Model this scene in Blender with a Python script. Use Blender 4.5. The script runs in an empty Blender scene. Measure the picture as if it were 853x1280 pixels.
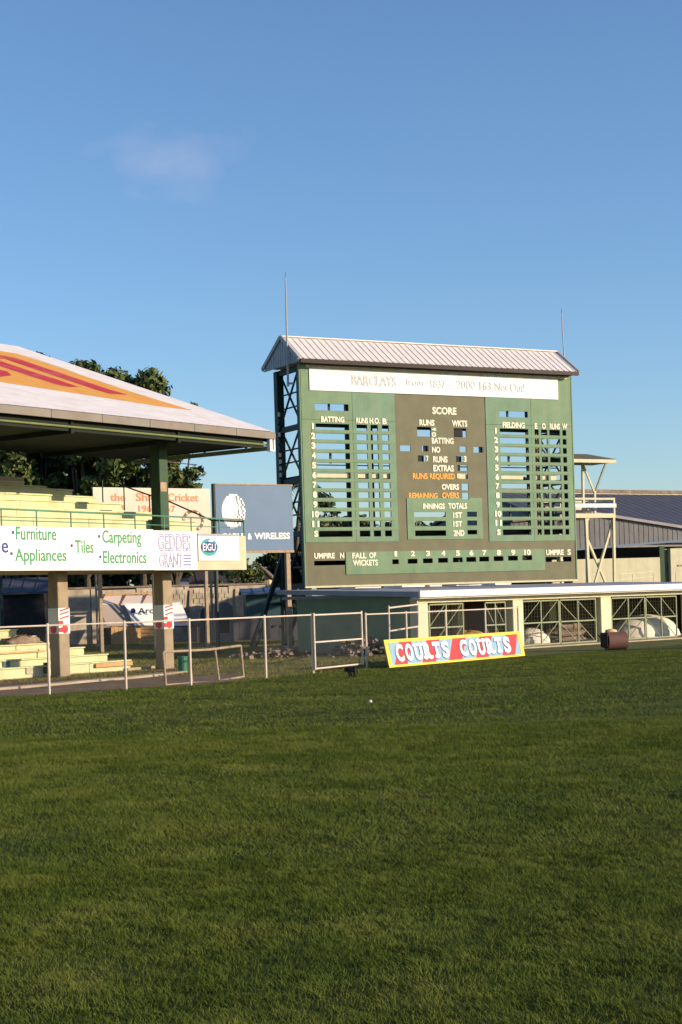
import bpy, math, random
import numpy as np
random.seed(7); rng = np.random.default_rng(7)
sc = bpy.context.scene
# ------------------------------------------------------------------ camera, sky, sun, exposure
F, CX, CY, EYE, ROLL = 2000.0, 426.5, 750.0, 2.4, .031
CR, SR = math.cos(ROLL), math.sin(ROLL)
from mathutils import Matrix, Vector
cd = bpy.data.cameras.new('camera'); cam = bpy.data.objects.new('camera', cd); sc.collection.objects.link(cam)
cd.sensor_width = 36; cd.lens = F/1280*36; cd.shift_y = 110/1280; cd.clip_start = .1; cd.clip_end = 4000
cam.matrix_world = Matrix.Translation((0, 0, EYE)) @ Matrix.Rotation(math.radians(90), 4, 'X') @ Matrix.Rotation(-ROLL, 4, 'Z')
sc.camera = cam
SUN_EL, SUN_AZ = math.radians(13.5), math.radians(75)      # azimuth: to the right of straight behind the camera
sdir = Vector((math.sin(SUN_AZ)*math.cos(SUN_EL), -math.cos(SUN_AZ)*math.cos(SUN_EL), math.sin(SUN_EL)))
sl = bpy.data.lights.new('sun', 'SUN'); so = bpy.data.objects.new('sun', sl); sc.collection.objects.link(so)
sl.energy = 5.0; sl.angle = math.radians(.5); sl.color = (1, .79, .55)
so.rotation_euler = sdir.to_track_quat('Z', 'Y').to_euler(); so.location = (0, 0, 60)
w = bpy.data.worlds.new('World'); sc.world = w; w.use_nodes = True
nt = w.node_tree; bg = nt.nodes['Background']; sky = nt.nodes.new('ShaderNodeTexSky')
sky.sky_type = 'NISHITA'; sky.sun_disc = False; sky.sun_elevation = SUN_EL; sky.sun_rotation = math.pi-SUN_AZ
sky.air_density = 1.0; sky.dust_density = .4; sky.ozone_density = 3.5
bg.inputs[1].default_value = .15
def W(t, **k):
    n = nt.nodes.new(t)
    for a, b in k.items(): setattr(n, a, b)
    return n
tc = W('ShaderNodeTexCoord')                            # one thin cloud, up and left of the stand
cl_dir = Vector((CR*(208-CX)/F+SR*(CY-207)/F, 1, -SR*(208-CX)/F+CR*(CY-207)/F)).normalized()
sub = W('ShaderNodeVectorMath', operation='SUBTRACT'); sub.inputs[1].default_value = cl_dir
nt.links.new(tc.outputs['Generated'], sub.inputs[0])
scl = W('ShaderNodeVectorMath', operation='MULTIPLY'); scl.inputs[1].default_value = (19, 19, 38)
nt.links.new(sub.outputs[0], scl.inputs[0])
ln = W('ShaderNodeVectorMath', operation='LENGTH'); nt.links.new(scl.outputs[0], ln.inputs[0])
nz = W('ShaderNodeTexNoise'); nz.inputs['Scale'].default_value = 36; nz.inputs['Detail'].default_value = 5
mp = W('ShaderNodeMapping'); mp.inputs['Scale'].default_value = (1, 1, 1.6)
nt.links.new(tc.outputs['Generated'], mp.inputs[0]); nt.links.new(mp.outputs[0], nz.inputs['Vector'])
m1 = W('ShaderNodeMath', operation='MULTIPLY'); nt.links.new(ln.outputs['Value'], m1.inputs[0]); m1.inputs[1].default_value = .55
m2 = W('ShaderNodeMath', operation='SUBTRACT'); nt.links.new(nz.outputs['Fac'], m2.inputs[0]); nt.links.new(m1.outputs[0], m2.inputs[1])
mr = W('ShaderNodeMapRange'); nt.links.new(m2.outputs[0], mr.inputs[0])
mr.inputs[1].default_value = 0.0; mr.inputs[2].default_value = .55; mr.inputs[3].default_value = 0; mr.inputs[4].default_value = .10
mx = W('ShaderNodeMix', data_type='RGBA'); nt.links.new(mr.outputs[0], mx.inputs['Factor'])
hs = W('ShaderNodeHueSaturation'); hs.inputs['Saturation'].default_value = 1.02; hs.inputs['Value'].default_value = 1.0
nt.links.new(sky.outputs[0], hs.inputs['Color'])
tn = W('ShaderNodeVectorMath', operation='MULTIPLY'); tn.inputs[1].default_value = (.975, .985, 1.045)
nt.links.new(hs.outputs[0], tn.inputs[0]); nt.links.new(tn.outputs[0], mx.inputs['A']); mx.inputs['B'].default_value = (6.2, 4.9, 4.7, 1)
nt.links.new(mx.outputs['Result'], bg.inputs[0])
sc.view_settings.view_transform = 'Standard'; sc.view_settings.look = 'None'; sc.view_settings.gamma = 1
sc.view_settings.exposure = .35

# ------------------------------------------------------------------ geometry of the place
def ray(px, py):
    dx = px-CX; dv = CY-py
    return ((CR*dx+SR*dv)/F, 1.0, (-SR*dx+CR*dv)/F)
def P(px, py, Y):
    r = ray(px, py); return (r[0]*Y, Y, EYE+r[2]*Y)
def G(px, py, z=0):
    r = ray(px, py); return P(px, py, (z-EYE)/r[2])
class Fr:                                               # an upright local frame: x along, y away, z up
    def __init__(S, o, deg): S.o = o; S.a = math.radians(deg); S.ca = math.cos(S.a); S.sa = math.sin(S.a)
    def loc(S, p):
        x = p[0]-S.o[0]; y = p[1]-S.o[1]; return (x*S.ca+y*S.sa, -x*S.sa+y*S.ca, p[2])
    def wor(S, x, y, z): return (S.o[0]+x*S.ca-y*S.sa, S.o[1]+x*S.sa+y*S.ca, z)
    def at(S, px, py, yl=0):
        r = ray(px, py); t = (yl-S.o[0]*S.sa+S.o[1]*S.ca)/(-r[0]*S.sa+S.ca)
        l = S.loc((r[0]*t, t, 0)); return (l[0], EYE+r[2]*t)
    def atx(S, px, py, xl=0):
        r = ray(px, py); t = (xl+S.o[0]*S.ca+S.o[1]*S.sa)/(r[0]*S.ca+S.sa)
        l = S.loc((r[0]*t, t, 0)); return (l[1], EYE+r[2]*t)
    def slope(S, px, py, y0, z0, k):                    # plane z = z0 + k (y - y0)
        r = ray(px, py)
        # y_l = -(X-ox)sa + (Y-oy)ca with X=r0 t, Y=t
        a = -r[0]*S.sa+S.ca; b = S.o[0]*S.sa-S.o[1]*S.ca
        t = (z0-EYE+k*(b-y0))/(r[2]-k*a)
        l = S.loc((r[0]*t, t, 0)); return (l[0], l[1])

# ------------------------------------------------------------------ materials
MATS = {}
def mat(name, col, rough=.75, var=.12, scale=3.0, bump=0.0, bscale=40, metal=0.0, dirt=None, dirtamt=0.5, dscale=.8, streak=False, tint=None, spec=.3):
    if name in MATS: return MATS[name]
    m = bpy.data.materials.new(name); m.use_nodes = True; t = m.node_tree; b = t.nodes['Principled BSDF']
    b.inputs['Roughness'].default_value = rough; b.inputs['Metallic'].default_value = metal
    b.inputs['Specular IOR Level'].default_value = spec
    tcn = t.nodes.new('ShaderNodeTexCoord'); n = t.nodes.new('ShaderNodeTexNoise'); n.inputs['Scale'].default_value = scale; n.inputs['Detail'].default_value = 6
    t.links.new(tcn.outputs['Object'], n.inputs['Vector'])
    r = t.nodes.new('ShaderNodeValToRGB'); t.links.new(n.outputs['Fac'], r.inputs[0])
    r.color_ramp.elements[0].position = .3; r.color_ramp.elements[1].position = .7
    c2 = tint or col
    r.color_ramp.elements[0].color = tuple(max(0, v*(1-var)) for v in col)+(1,)
    r.color_ramp.elements[1].color = tuple(min(1, v*(1+var)) for v in c2)+(1,)
    out = r.outputs[0]
    if dirt:
        n2 = t.nodes.new('ShaderNodeTexNoise'); n2.inputs['Scale'].default_value = dscale; n2.inputs['Detail'].default_value = 8; n2.inputs['Roughness'].default_value = .65
        mpp = t.nodes.new('ShaderNodeMapping'); t.links.new(tcn.outputs['Object'], mpp.inputs[0]); t.links.new(mpp.outputs[0], n2.inputs['Vector'])
        if streak: mpp.inputs['Scale'].default_value = (3.5, 3.5, .35)
        rr = t.nodes.new('ShaderNodeMapRange'); t.links.new(n2.outputs['Fac'], rr.inputs[0])
        rr.inputs[1].default_value = .45; rr.inputs[2].default_value = .72; rr.inputs[4].default_value = dirtamt
        mi = t.nodes.new('ShaderNodeMix'); mi.data_type = 'RGBA'; t.links.new(rr.outputs[0], mi.inputs['Factor'])
        t.links.new(out, mi.inputs['A']); mi.inputs['B'].default_value = tuple(dirt)+(1,); out = mi.outputs['Result']
    t.links.new(out, b.inputs['Base Color'])
    if bump:
        nb = t.nodes.new('ShaderNodeTexNoise'); nb.inputs['Scale'].default_value = bscale; nb.inputs['Detail'].default_value = 5
        t.links.new(tcn.outputs['Object'], nb.inputs['Vector'])
        bp = t.nodes.new('ShaderNodeBump'); bp.inputs['Strength'].default_value = bump; bp.inputs['Distance'].default_value = .05
        t.links.new(nb.outputs['Fac'], bp.inputs['Height']); t.links.new(bp.outputs[0], b.inputs['Normal'])
    MATS[name] = m; return m
board_green = mat('board_green', (.155, .26, .155), .7, .12, 1.2, dirt=(.23, .27, .16), dirtamt=.8, dscale=.7, streak=True)
board_brown = mat('board_brown', (.158, .155, .095), .75, .12, 1.2, dirt=(.14, .14, .10), dirtamt=.5, dscale=.7, streak=True)
dark_green = mat('dark_green_steel', (.018, .036, .034), .6, .2, 3, dirt=(.05, .04, .025), dirtamt=.3)
white_paint = mat('white_paint', (.78, .76, .73), .55, .05, 2, dirt=(.5, .46, .38), dirtamt=.25)
white_sheet = mat('white_banner', (.82, .81, .80), .5, .03, 2, dirt=(.6, .58, .54), dirtamt=.15)
roof_white = mat('white_sheet_metal', (.78, .72, .68), .5, .05, 1.5, dirt=(.55, .44, .36), dirtamt=.35, dscale=.9, streak=True)
gable_grey = mat('gable_grey', (.35, .36, .38), .6, .08, 2, dirt=(.2, .2, .2), dirtamt=.3, streak=True)
cream = mat('cream_paint', (.62, .59, .41), .7, .06, 2, dirt=(.42, .36, .2), dirtamt=.4, dscale=1.2, streak=True)
cream_step = mat('cream_step_paint', (.55, .57, .34), .75, .08, 1.5, dirt=(.34, .30, .15), dirtamt=.5, dscale=1.4)
gutter_dark = mat('dark_gutter', (.022, .013, .012), .6, .2, 3)
concrete = mat('weathered_concrete', (.46, .40, .31), .85, .15, 1.6, .4, 25, dirt=(.12, .10, .08), dirtamt=.7, dscale=.9)
col_concrete = mat('column_concrete', (.31, .25, .17), .8, .12, 3, .2, 30, dirt=(.22, .17, .11), dirtamt=.5, dscale=1.3)
fence_paint = mat('pale_galvanised_pipe', (.62, .54, .45), .5, .12, 6, dirt=(.3, .18, .1), dirtamt=.35, dscale=3)
wire_grey = mat('wire_grey', (.34, .31, .27), .5, .1, 6)
rail_green = mat('rail_green', (.09, .24, .15), .5, .12, 5)
post_green = mat('post_green', (.018, .065, .03), .55, .15, 4, dirt=(.09, .07, .03), dirtamt=.3)
timber = mat('pale_timber', (.36, .27, .18), .8, .18, 6, .2, 40)
orange_ply = mat('orange_plywood', (.50, .30, .13), .75, .2, 4, .2, 30)
blue_sign = mat('blue_sign_paint', (.065, .145, .27), .45, .07, .8, dirt=(.12, .18, .27), dirtamt=.3, dscale=.6)
shadow_black = mat('shade_and_black', (.02, .02, .022), .8, .2, 3)  # near-black: shade put into the colour, and plain black parts
slate_roof = mat('dark_sheet_roof', (.07, .075, .10), .6, .12, 1, dirt=(.12, .11, .12), dirtamt=.4, dscale=.6, streak=True)
rust_roof = mat('rusty_sheet_roof', (.20, .15, .12), .75, .3, 1.5, dirt=(.09, .05, .035), dirtamt=.6, dscale=1.5, streak=True)
grey_sheet = mat('grey_corrugated_sheet', (.17, .17, .18), .6, .12, 1.5, dirt=(.11, .09, .08), dirtamt=.5, streak=True)
blue_grey_roof = mat('blue_grey_roof', (.28, .30, .37), .55, .1, 1.5, dirt=(.4, .37, .33), dirtamt=.4, dscale=1)
teal = mat('teal_paint', (.05, .11, .12), .6, .12, 2, dirt=(.03, .05, .06), dirtamt=.4)
wall_teal = mat('teal_grey_render', (.20, .27, .17), .75, .08, 1.2, dirt=(.15, .17, .12), dirtamt=.4)
dirt_mat = mat('bare_earth', (.19, .125, .08), .95, .3, 1.2, .6, 20, dirt=(.09, .085, .04), dirtamt=.6, dscale=.8)
kerb_mat = mat('worn_kerb', (.42, .34, .25), .85, .15, 2, .3, 20, dirt=(.2, .15, .1), dirtamt=.5)
txt_cream = mat('cream_lettering', (.82, .78, .62), .6, .04)
txt_orange = mat('orange_lettering', (.78, .38, .07), .6, .05)
txt_green = mat('green_lettering', (.04, .26, .10), .6, .08)
txt_navy = mat('navy_lettering', (.03, .05, .25), .6, .05)
txt_violet = mat('faded_violet_lettering', (.20, .20, .50), .6, .08)
txt_grey = mat('faded_grey_lettering', (.46, .48, .54), .6, .05)
txt_faint = mat('very_faint_lettering', (.60, .63, .70), .6, .04)
red_paint = mat('red_paint', (.60, .035, .04), .55, .1, 3)
roof_red = mat('faded_red_paint', (.50, .03, .03), .55, .12, 1.2, dirt=(.68, .20, .20), dirtamt=.45, dscale=1.4)
roof_yellow = mat('orange_yellow_paint', (.76, .35, .04), .55, .1, 1.5, dirt=(.78, .5, .22), dirtamt=.3, dscale=2.2)
sign_yellow = mat('yellow_border_paint', (.85, .56, .06), .55, .05)
sky_blue = mat('light_blue_paint', (.23, .38, .52), .55, .05)
mid_blue = mat('mid_blue_paint', (.07, .15, .36), .55, .05)
teal_logo = mat('teal_logo_paint', (.03, .33, .28), .5, .08)
peach = mat('peach_white_board', (.72, .60, .50), .6, .05, 1, dirt=(.62, .46, .34), dirtamt=.3)
bin_green = mat('bin_green', (.03, .17, .09), .5, .1)
rust_brown = mat('rusty_iron', (.15, .075, .06), .65, .18, 3, .3, 30, dirt=(.07, .035, .03), dirtamt=.5, dscale=3)
sack = mat('pale_sacking', (.6, .42, .25), .9, .2, 6, .4, 30)
tarp = mat('white_tarpaulin', (.76, .70, .60), .6, .06, 2, .15, 8)
gate_green = mat('sage_gate_paint', (.23, .27, .17), .6, .15, 5)
rubble_mat = mat('rubble', (.22, .17, .13), .9, .35, 3, .4, 15)
rubble_dark = mat('dark_rubble', (.13, .10, .085), .9, .35, 3, .4, 15)
brown_wall = mat('brown_store_wall', (.10, .07, .05), .85, .2, 1.5, dirt=(.07, .05, .04), dirtamt=.5)
house_wall = mat('pale_yellow_house', (.62, .50, .30), .8, .06)
bark = mat('bark', (.10, .08, .055), .9, .3, 5, .5, 20)
black_fur = mat('black_fur', (.012, .010, .010), .8, .3, 30)
white_fur = mat('pale_fur', (.5, .48, .46), .9, .1, 20)
paint_grey = mat('grey_painted_wall', (.17, .16, .18), .8, .12, 1.2, dirt=(.3, .28, .3), dirtamt=.35, dscale=2)

def leafmat(name, a, b, scale):
    m = bpy.data.materials.new(name); m.use_nodes = True; t = m.node_tree; p = t.nodes['Principled BSDF']
    tcn = t.nodes.new('ShaderNodeTexCoord'); n = t.nodes.new('ShaderNodeTexNoise'); n.inputs['Scale'].default_value = scale; n.inputs['Detail'].default_value = 3
    t.links.new(tcn.outputs['Object'], n.inputs['Vector'])
    r = t.nodes.new('ShaderNodeValToRGB'); t.links.new(n.outputs['Fac'], r.inputs[0])
    r.color_ramp.elements[0].position = .35; r.color_ramp.elements[1].position = .65
    r.color_ramp.elements[0].color = a+(1,); r.color_ramp.elements[1].color = b+(1,)
    t.links.new(r.outputs[0], p.inputs['Base Color']); p.inputs['Roughness'].default_value = .55
    p.inputs['Specular IOR Level'].default_value = .25
    return m
leaf_a = leafmat('broad_leaves', (.045, .080, .018), (.120, .140, .036), 1.3)
leaf_b = leafmat('dark_leaves', (.035, .055, .016), (.09, .10, .03), 1.3)
leaf_palm = leafmat('palm_leaves', (.03, .06, .03), (.06, .09, .04), 2)

# ------------------------------------------------------------------ mesh helpers
COL = sc.collection
def tag(o, label=None, cat=None, group=None, kind=None):
    if label: o['label'] = label
    if cat: o['category'] = cat
    if group: o['group'] = group
    if kind: o['kind'] = kind
    return o
def empty(name, loc, deg=0):
    o = bpy.data.objects.new(name, None); COL.objects.link(o); o.location = loc; o.rotation_euler = (0, 0, math.radians(deg)); o.empty_display_size = .2
    return o
def frame_root(name, fr, z=0): return empty(name, (fr.o[0], fr.o[1], z), math.degrees(fr.a))
class MB:
    def __init__(S): S.v = []; S.f = []; S.mi = []; S.cur = 0
    def add(S, vs, fs):
        n = len(S.v); S.v += [tuple(a) for a in vs]; S.f += [tuple(i+n for i in f) for f in fs]; S.mi += [S.cur]*len(fs); return S
    def box(S, x0, x1, y0, y1, z0, z1):
        vs = [(x, y, z) for z in (z0, z1) for y in (y0, y1) for x in (x0, x1)]
        return S.add(vs, [(0, 2, 3, 1), (4, 5, 7, 6), (0, 1, 5, 4), (2, 6, 7, 3), (0, 4, 6, 2), (1, 3, 7, 5)])
    def bar(S, a, b, wx=.05, wy=None):
        wy = wy or wx; a = Vector(a); b = Vector(b); d = (b-a).normalized()
        up = Vector((0, 0, 1)) if abs(d.z) < .9 else Vector((0, 1, 0))
        s = d.cross(up).normalized()*wx/2; u = s.cross(d).normalized()*wy/2
        vs = [p+q for p in (a, b) for q in (-s-u, s-u, s+u, -s+u)]
        return S.add(vs, [(0, 1, 2, 3), (4, 7, 6, 5), (0, 4, 5, 1), (1, 5, 6, 2), (2, 6, 7, 3), (3, 7, 4, 0)])
    def tube(S, a, b, r=.03, r2=None, n=8, cap=True):
        r2 = r if r2 is None else r2
        a = Vector(a); b = Vector(b); d = (b-a).normalized(); up = Vector((0, 0, 1)) if abs(d.z) < .9 else Vector((1, 0, 0))
        s = d.cross(up).normalized(); u = s.cross(d)
        vs = [p+(s*math.cos(k*2*math.pi/n)+u*math.sin(k*2*math.pi/n))*rr for p, rr in ((a, r), (b, r2)) for k in range(n)]
        fs = [(k, (k+1) % n, n+(k+1) % n, n+k) for k in range(n)]
        if cap: fs += [tuple(range(n))[::-1], tuple(range(n, 2*n))]
        return S.add(vs, fs)
    def prism(S, pts, y0, y1):                         # polygon in x,z extruded along y
        n = len(pts); vs = [(x, y0, z) for x, z in pts]+[(x, y1, z) for x, z in pts]
        return S.add(vs, [tuple(range(n)), tuple(range(n, 2*n))[::-1]]+[(i, n+i, n+(i+1) % n, (i+1) % n) for i in range(n)])
    def prismx(S, pts, x0, x1):                        # polygon in y,z extruded along x
        n = len(pts); vs = [(x0, y, z) for y, z in pts]+[(x1, y, z) for y, z in pts]
        return S.add(vs, [tuple(range(n)), tuple(range(n, 2*n))[::-1]]+[(i, n+i, n+(i+1) % n, (i+1) % n) for i in range(n)])
    def build(S, name, m, parent=None, bevel=0, smooth=False):
        me = bpy.data.meshes.new(name); me.from_pydata(S.v, [], S.f)
        for mm in (m if isinstance(m, (list, tuple)) else [m]): me.materials.append(mm)
        if isinstance(m, (list, tuple)): me.polygons.foreach_set('material_index', S.mi)
        import bmesh
        bm = bmesh.new(); bm.from_mesh(me); bmesh.ops.recalc_face_normals(bm, faces=bm.faces); bm.to_mesh(me); bm.free()
        if smooth: me.polygons.foreach_set('use_smooth', [True]*len(me.polygons))
        o = bpy.data.objects.new(name, me); COL.objects.link(o)
        if parent: o.parent = parent
        if bevel:
            b = o.modifiers.new('bevel', 'BEVEL'); b.width = bevel; b.segments = 1; b.limit_method = 'ANGLE'
        return o
def holed(x0, x1, z0, z1, holes, ya, yb):               # a board with real openings
    xs = sorted({round(v, 4) for h in holes for v in (h[0], h[1]) if x0 < v < x1} | {x0, x1})
    zs = sorted({round(v, 4) for h in holes for v in (h[2], h[3]) if z0 < v < z1} | {z0, z1})
    def solid(i, j):
        if i < 0 or j < 0 or i >= len(xs)-1 or j >= len(zs)-1: return False
        cx = (xs[i]+xs[i+1])/2; cz = (zs[j]+zs[j+1])/2
        return not any(h[0] < cx < h[1] and h[2] < cz < h[3] for h in holes)
    m = MB()
    for i in range(len(xs)-1):
        for j in range(len(zs)-1):
            if not solid(i, j): continue
            a, b, c, d = xs[i], xs[i+1], zs[j], zs[j+1]
            m.add([(a, ya, c), (b, ya, c), (b, ya, d), (a, ya, d)], [(0, 1, 2, 3)])
            m.add([(a, yb, c), (b, yb, c), (b, yb, d), (a, yb, d)], [(3, 2, 1, 0)])
            if not solid(i-1, j): m.add([(a, ya, c), (a, ya, d), (a, yb, d), (a, yb, c)], [(0, 1, 2, 3)])
            if not solid(i+1, j): m.add([(b, ya, c), (b, yb, c), (b, yb, d), (b, ya, d)], [(0, 1, 2, 3)])
            if not solid(i, j-1): m.add([(a, ya, c), (a, yb, c), (b, yb, c), (b, ya, c)], [(0, 1, 2, 3)])
            if not solid(i, j+1): m.add([(a, ya, d), (b, ya, d), (b, yb, d), (a, yb, d)], [(0, 1, 2, 3)])
    return m
def build_nn(mb, name, m, parent):                       # without normal recalculation
    me = bpy.data.meshes.new(name); me.from_pydata(mb.v, [], mb.f); me.materials.append(m)
    o = bpy.data.objects.new(name, me); COL.objects.link(o)
    if parent: o.parent = parent
    return o
def text_mesh(body, bold=0.0, outline=0.0, ext=.0):
    cu = bpy.data.curves.new('lettering', 'FONT'); cu.body = body; cu.resolution_u = 3; cu.size = 1
    cu.offset = bold
    if outline: cu.fill_mode = 'NONE'; cu.bevel_depth = outline; cu.bevel_resolution = 0
    else: cu.extrude = ext
    ob = bpy.data.objects.new('tmp', cu); COL.objects.link(ob)
    dg = bpy.context.evaluated_depsgraph_get(); dg.update()
    me = bpy.data.meshes.new_from_object(ob.evaluated_get(dg)); bpy.data.objects.remove(ob); bpy.data.curves.remove(cu)
    return me
_h = text_mesh('H'); CAP = max(v.co.y for v in _h.vertices)
def lettering(body, parent, x0, x1, zb, zt, y, m, bold=.02, outline=0, thick=.012, name='lettering', label=None):
    me = text_mesh(body, bold, outline, thick/2/max(.01, (zt-zb)/CAP) if not outline else 0)
    n = len(me.vertices); co = np.empty(n*3, 'f'); me.vertices.foreach_get('co', co); co = co.reshape(-1, 3)
    a, b = co[:, 0].min(), co[:, 0].max(); sx = (x1-x0)/(b-a); sz = (zt-zb)/CAP
    new = np.stack([x0+(co[:, 0]-a)*sx, y-thick/2-co[:, 2]*sz, zb+co[:, 1]*sz], 1)
    me.vertices.foreach_set('co', new.astype('f').ravel()); me.update(); me.materials.clear(); me.materials.append(m)
    o = bpy.data.objects.new(name, me); COL.objects.link(o); o.parent = parent
    if body.upper() not in ('BARCLAYS', 'CABLE', 'WIRELESS', 'GEDDES', 'GRANT', 'EIGU', 'ARC', 'SHIELD', '&') and len(body) > 1: o['label'] = label or ('lettering reading %s' % body)
    return o
def grid_mesh_from_np(name, V, Fq, m, parent=None):
    me = bpy.data.meshes.new(name); nv = len(V); nf, k = Fq.shape
    me.vertices.add(nv); me.vertices.foreach_set('co', V.astype('f').ravel())
    me.loops.add(nf*k); me.loops.foreach_set('vertex_index', Fq.astype('i').ravel())
    me.polygons.add(nf); me.polygons.foreach_set('loop_start', np.arange(0, nf*k, k, dtype='i'))
    me.update(calc_edges=True); me.materials.append(m)
    o = bpy.data.objects.new(name, me); COL.objects.link(o)
    if parent: o.parent = parent
    return o

# ------------------------------------------------------------------ ground
def sheet(name, pts, z, m, kind='structure'):
    mb = MB().add([(x, y, z) for x, y in pts], [tuple(range(len(pts)))])
    o = mb.build(name, m); o['kind'] = kind; 
    if o.data.polygons[0].normal.z < 0: o.data.flip_normals()
    return o
def grassmat(name, cols, sc1, sc2, bump=.5):
    m = bpy.data.materials.new(name); m.use_nodes = True; t = m.node_tree; p = t.nodes['Principled BSDF']
    p.inputs['Roughness'].default_value = .9; p.inputs['Specular IOR Level'].default_value = .1
    tcn = t.nodes.new('ShaderNodeTexCoord')
    n1 = t.nodes.new('ShaderNodeTexNoise'); n1.inputs['Scale'].default_value = sc1; n1.inputs['Detail'].default_value = 5
    n2 = t.nodes.new('ShaderNodeTexNoise'); n2.inputs['Scale'].default_value = sc2; n2.inputs['Detail'].default_value = 6; n2.inputs['Roughness'].default_value = .7
    t.links.new(tcn.outputs['Object'], n1.inputs['Vector']); t.links.new(tcn.outputs['Object'], n2.inputs['Vector'])
    mm = t.nodes.new('ShaderNodeMath'); mm.operation = 'MULTIPLY_ADD'; t.links.new(n2.outputs['Fac'], mm.inputs[0]); mm.inputs[1].default_value = .5
    h = t.nodes.new('ShaderNodeMath'); h.operation = 'MULTIPLY'; t.links.new(n1.outputs['Fac'], h.inputs[0]); h.inputs[1].default_value = .5
    t.links.new(h.outputs[0], mm.inputs[2])
    r = t.nodes.new('ShaderNodeValToRGB'); t.links.new(mm.outputs[0], r.inputs[0])
    e = r.color_ramp.elements; e[0].position = .36; e[1].position = .64; e[0].color = cols[0]+(1,); e[1].color = cols[2]+(1,)
    k = e.new(.5); k.color = cols[1]+(1,)
    t.links.new(r.outputs[0], p.inputs['Base Color'])
    if bump:
        bp = t.nodes.new('ShaderNodeBump'); bp.inputs['Strength'].default_value = bump; bp.inputs['Distance'].default_value = .08
        t.links.new(n2.outputs['Fac'], bp.inputs['Height']); t.links.new(bp.outputs[0], p.inputs['Normal'])
    return m
turf = grassmat('turf', ((.018, .030, .007), (.034, .048, .010), (.055, .066, .015)), .35, 9)
rough_turf = grassmat('rough_turf', ((.085, .10, .03), (.13, .135, .045), (.20, .17, .08)), .5, 6)
blade_m = grassmat('grass_blade', ((.052, .086, .013), (.098, .134, .020), (.178, .192, .042)), .8, 55, 0)
def broad(m, amt):                                      # wide worn and yellower patches lying along the mowing direction
    t = m.node_tree; p = t.nodes['Principled BSDF']; src = p.inputs['Base Color'].links[0].from_socket
    tcn = t.nodes.new('ShaderNodeTexCoord'); mpp = t.nodes.new('ShaderNodeMapping'); mpp.inputs['Scale'].default_value = (.22, .5, 1); mpp.inputs['Rotation'].default_value = (0, 0, -.3)
    n = t.nodes.new('ShaderNodeTexNoise'); n.inputs['Scale'].default_value = 1; n.inputs['Detail'].default_value = 4
    t.links.new(tcn.outputs['Object'], mpp.inputs[0]); t.links.new(mpp.outputs[0], n.inputs['Vector'])
    rr = t.nodes.new('ShaderNodeMapRange'); t.links.new(n.outputs['Fac'], rr.inputs[0]); rr.inputs[1].default_value = .42; rr.inputs[2].default_value = .7; rr.inputs[4].default_value = amt
    mi = t.nodes.new('ShaderNodeMix'); mi.data_type = 'RGBA'; t.links.new(rr.outputs[0], mi.inputs['Factor']); t.links.new(src, mi.inputs['A']); mi.inputs['B'].default_value = (.155, .160, .03, 1)
    t.links.new(mi.outputs['Result'], p.inputs['Base Color'])
broad(blade_m, .4); broad(turf, .5)
sheet('ground', [(-1500, -200), (1500, -200), (1500, 2500), (-1500, 2500)], -.008, rough_turf)
# the outfield: its far edge follows the fence line
edge_px = [(-60, 877), (0, 871), (62, 868), (158, 861), (239, 857), (333, 848), (392, 842), (459, 835), (560, 829), (656, 820), (760, 813), (853, 806), (960, 799)]
edge = [G(*p)[:2] for p in edge_px]
sheet('field', [(-60, -40)]+[(60, -40), (60, edge[-1][1]+8)]+edge[::-1]+[(-60, edge[0][1])], 0, turf)
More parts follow.
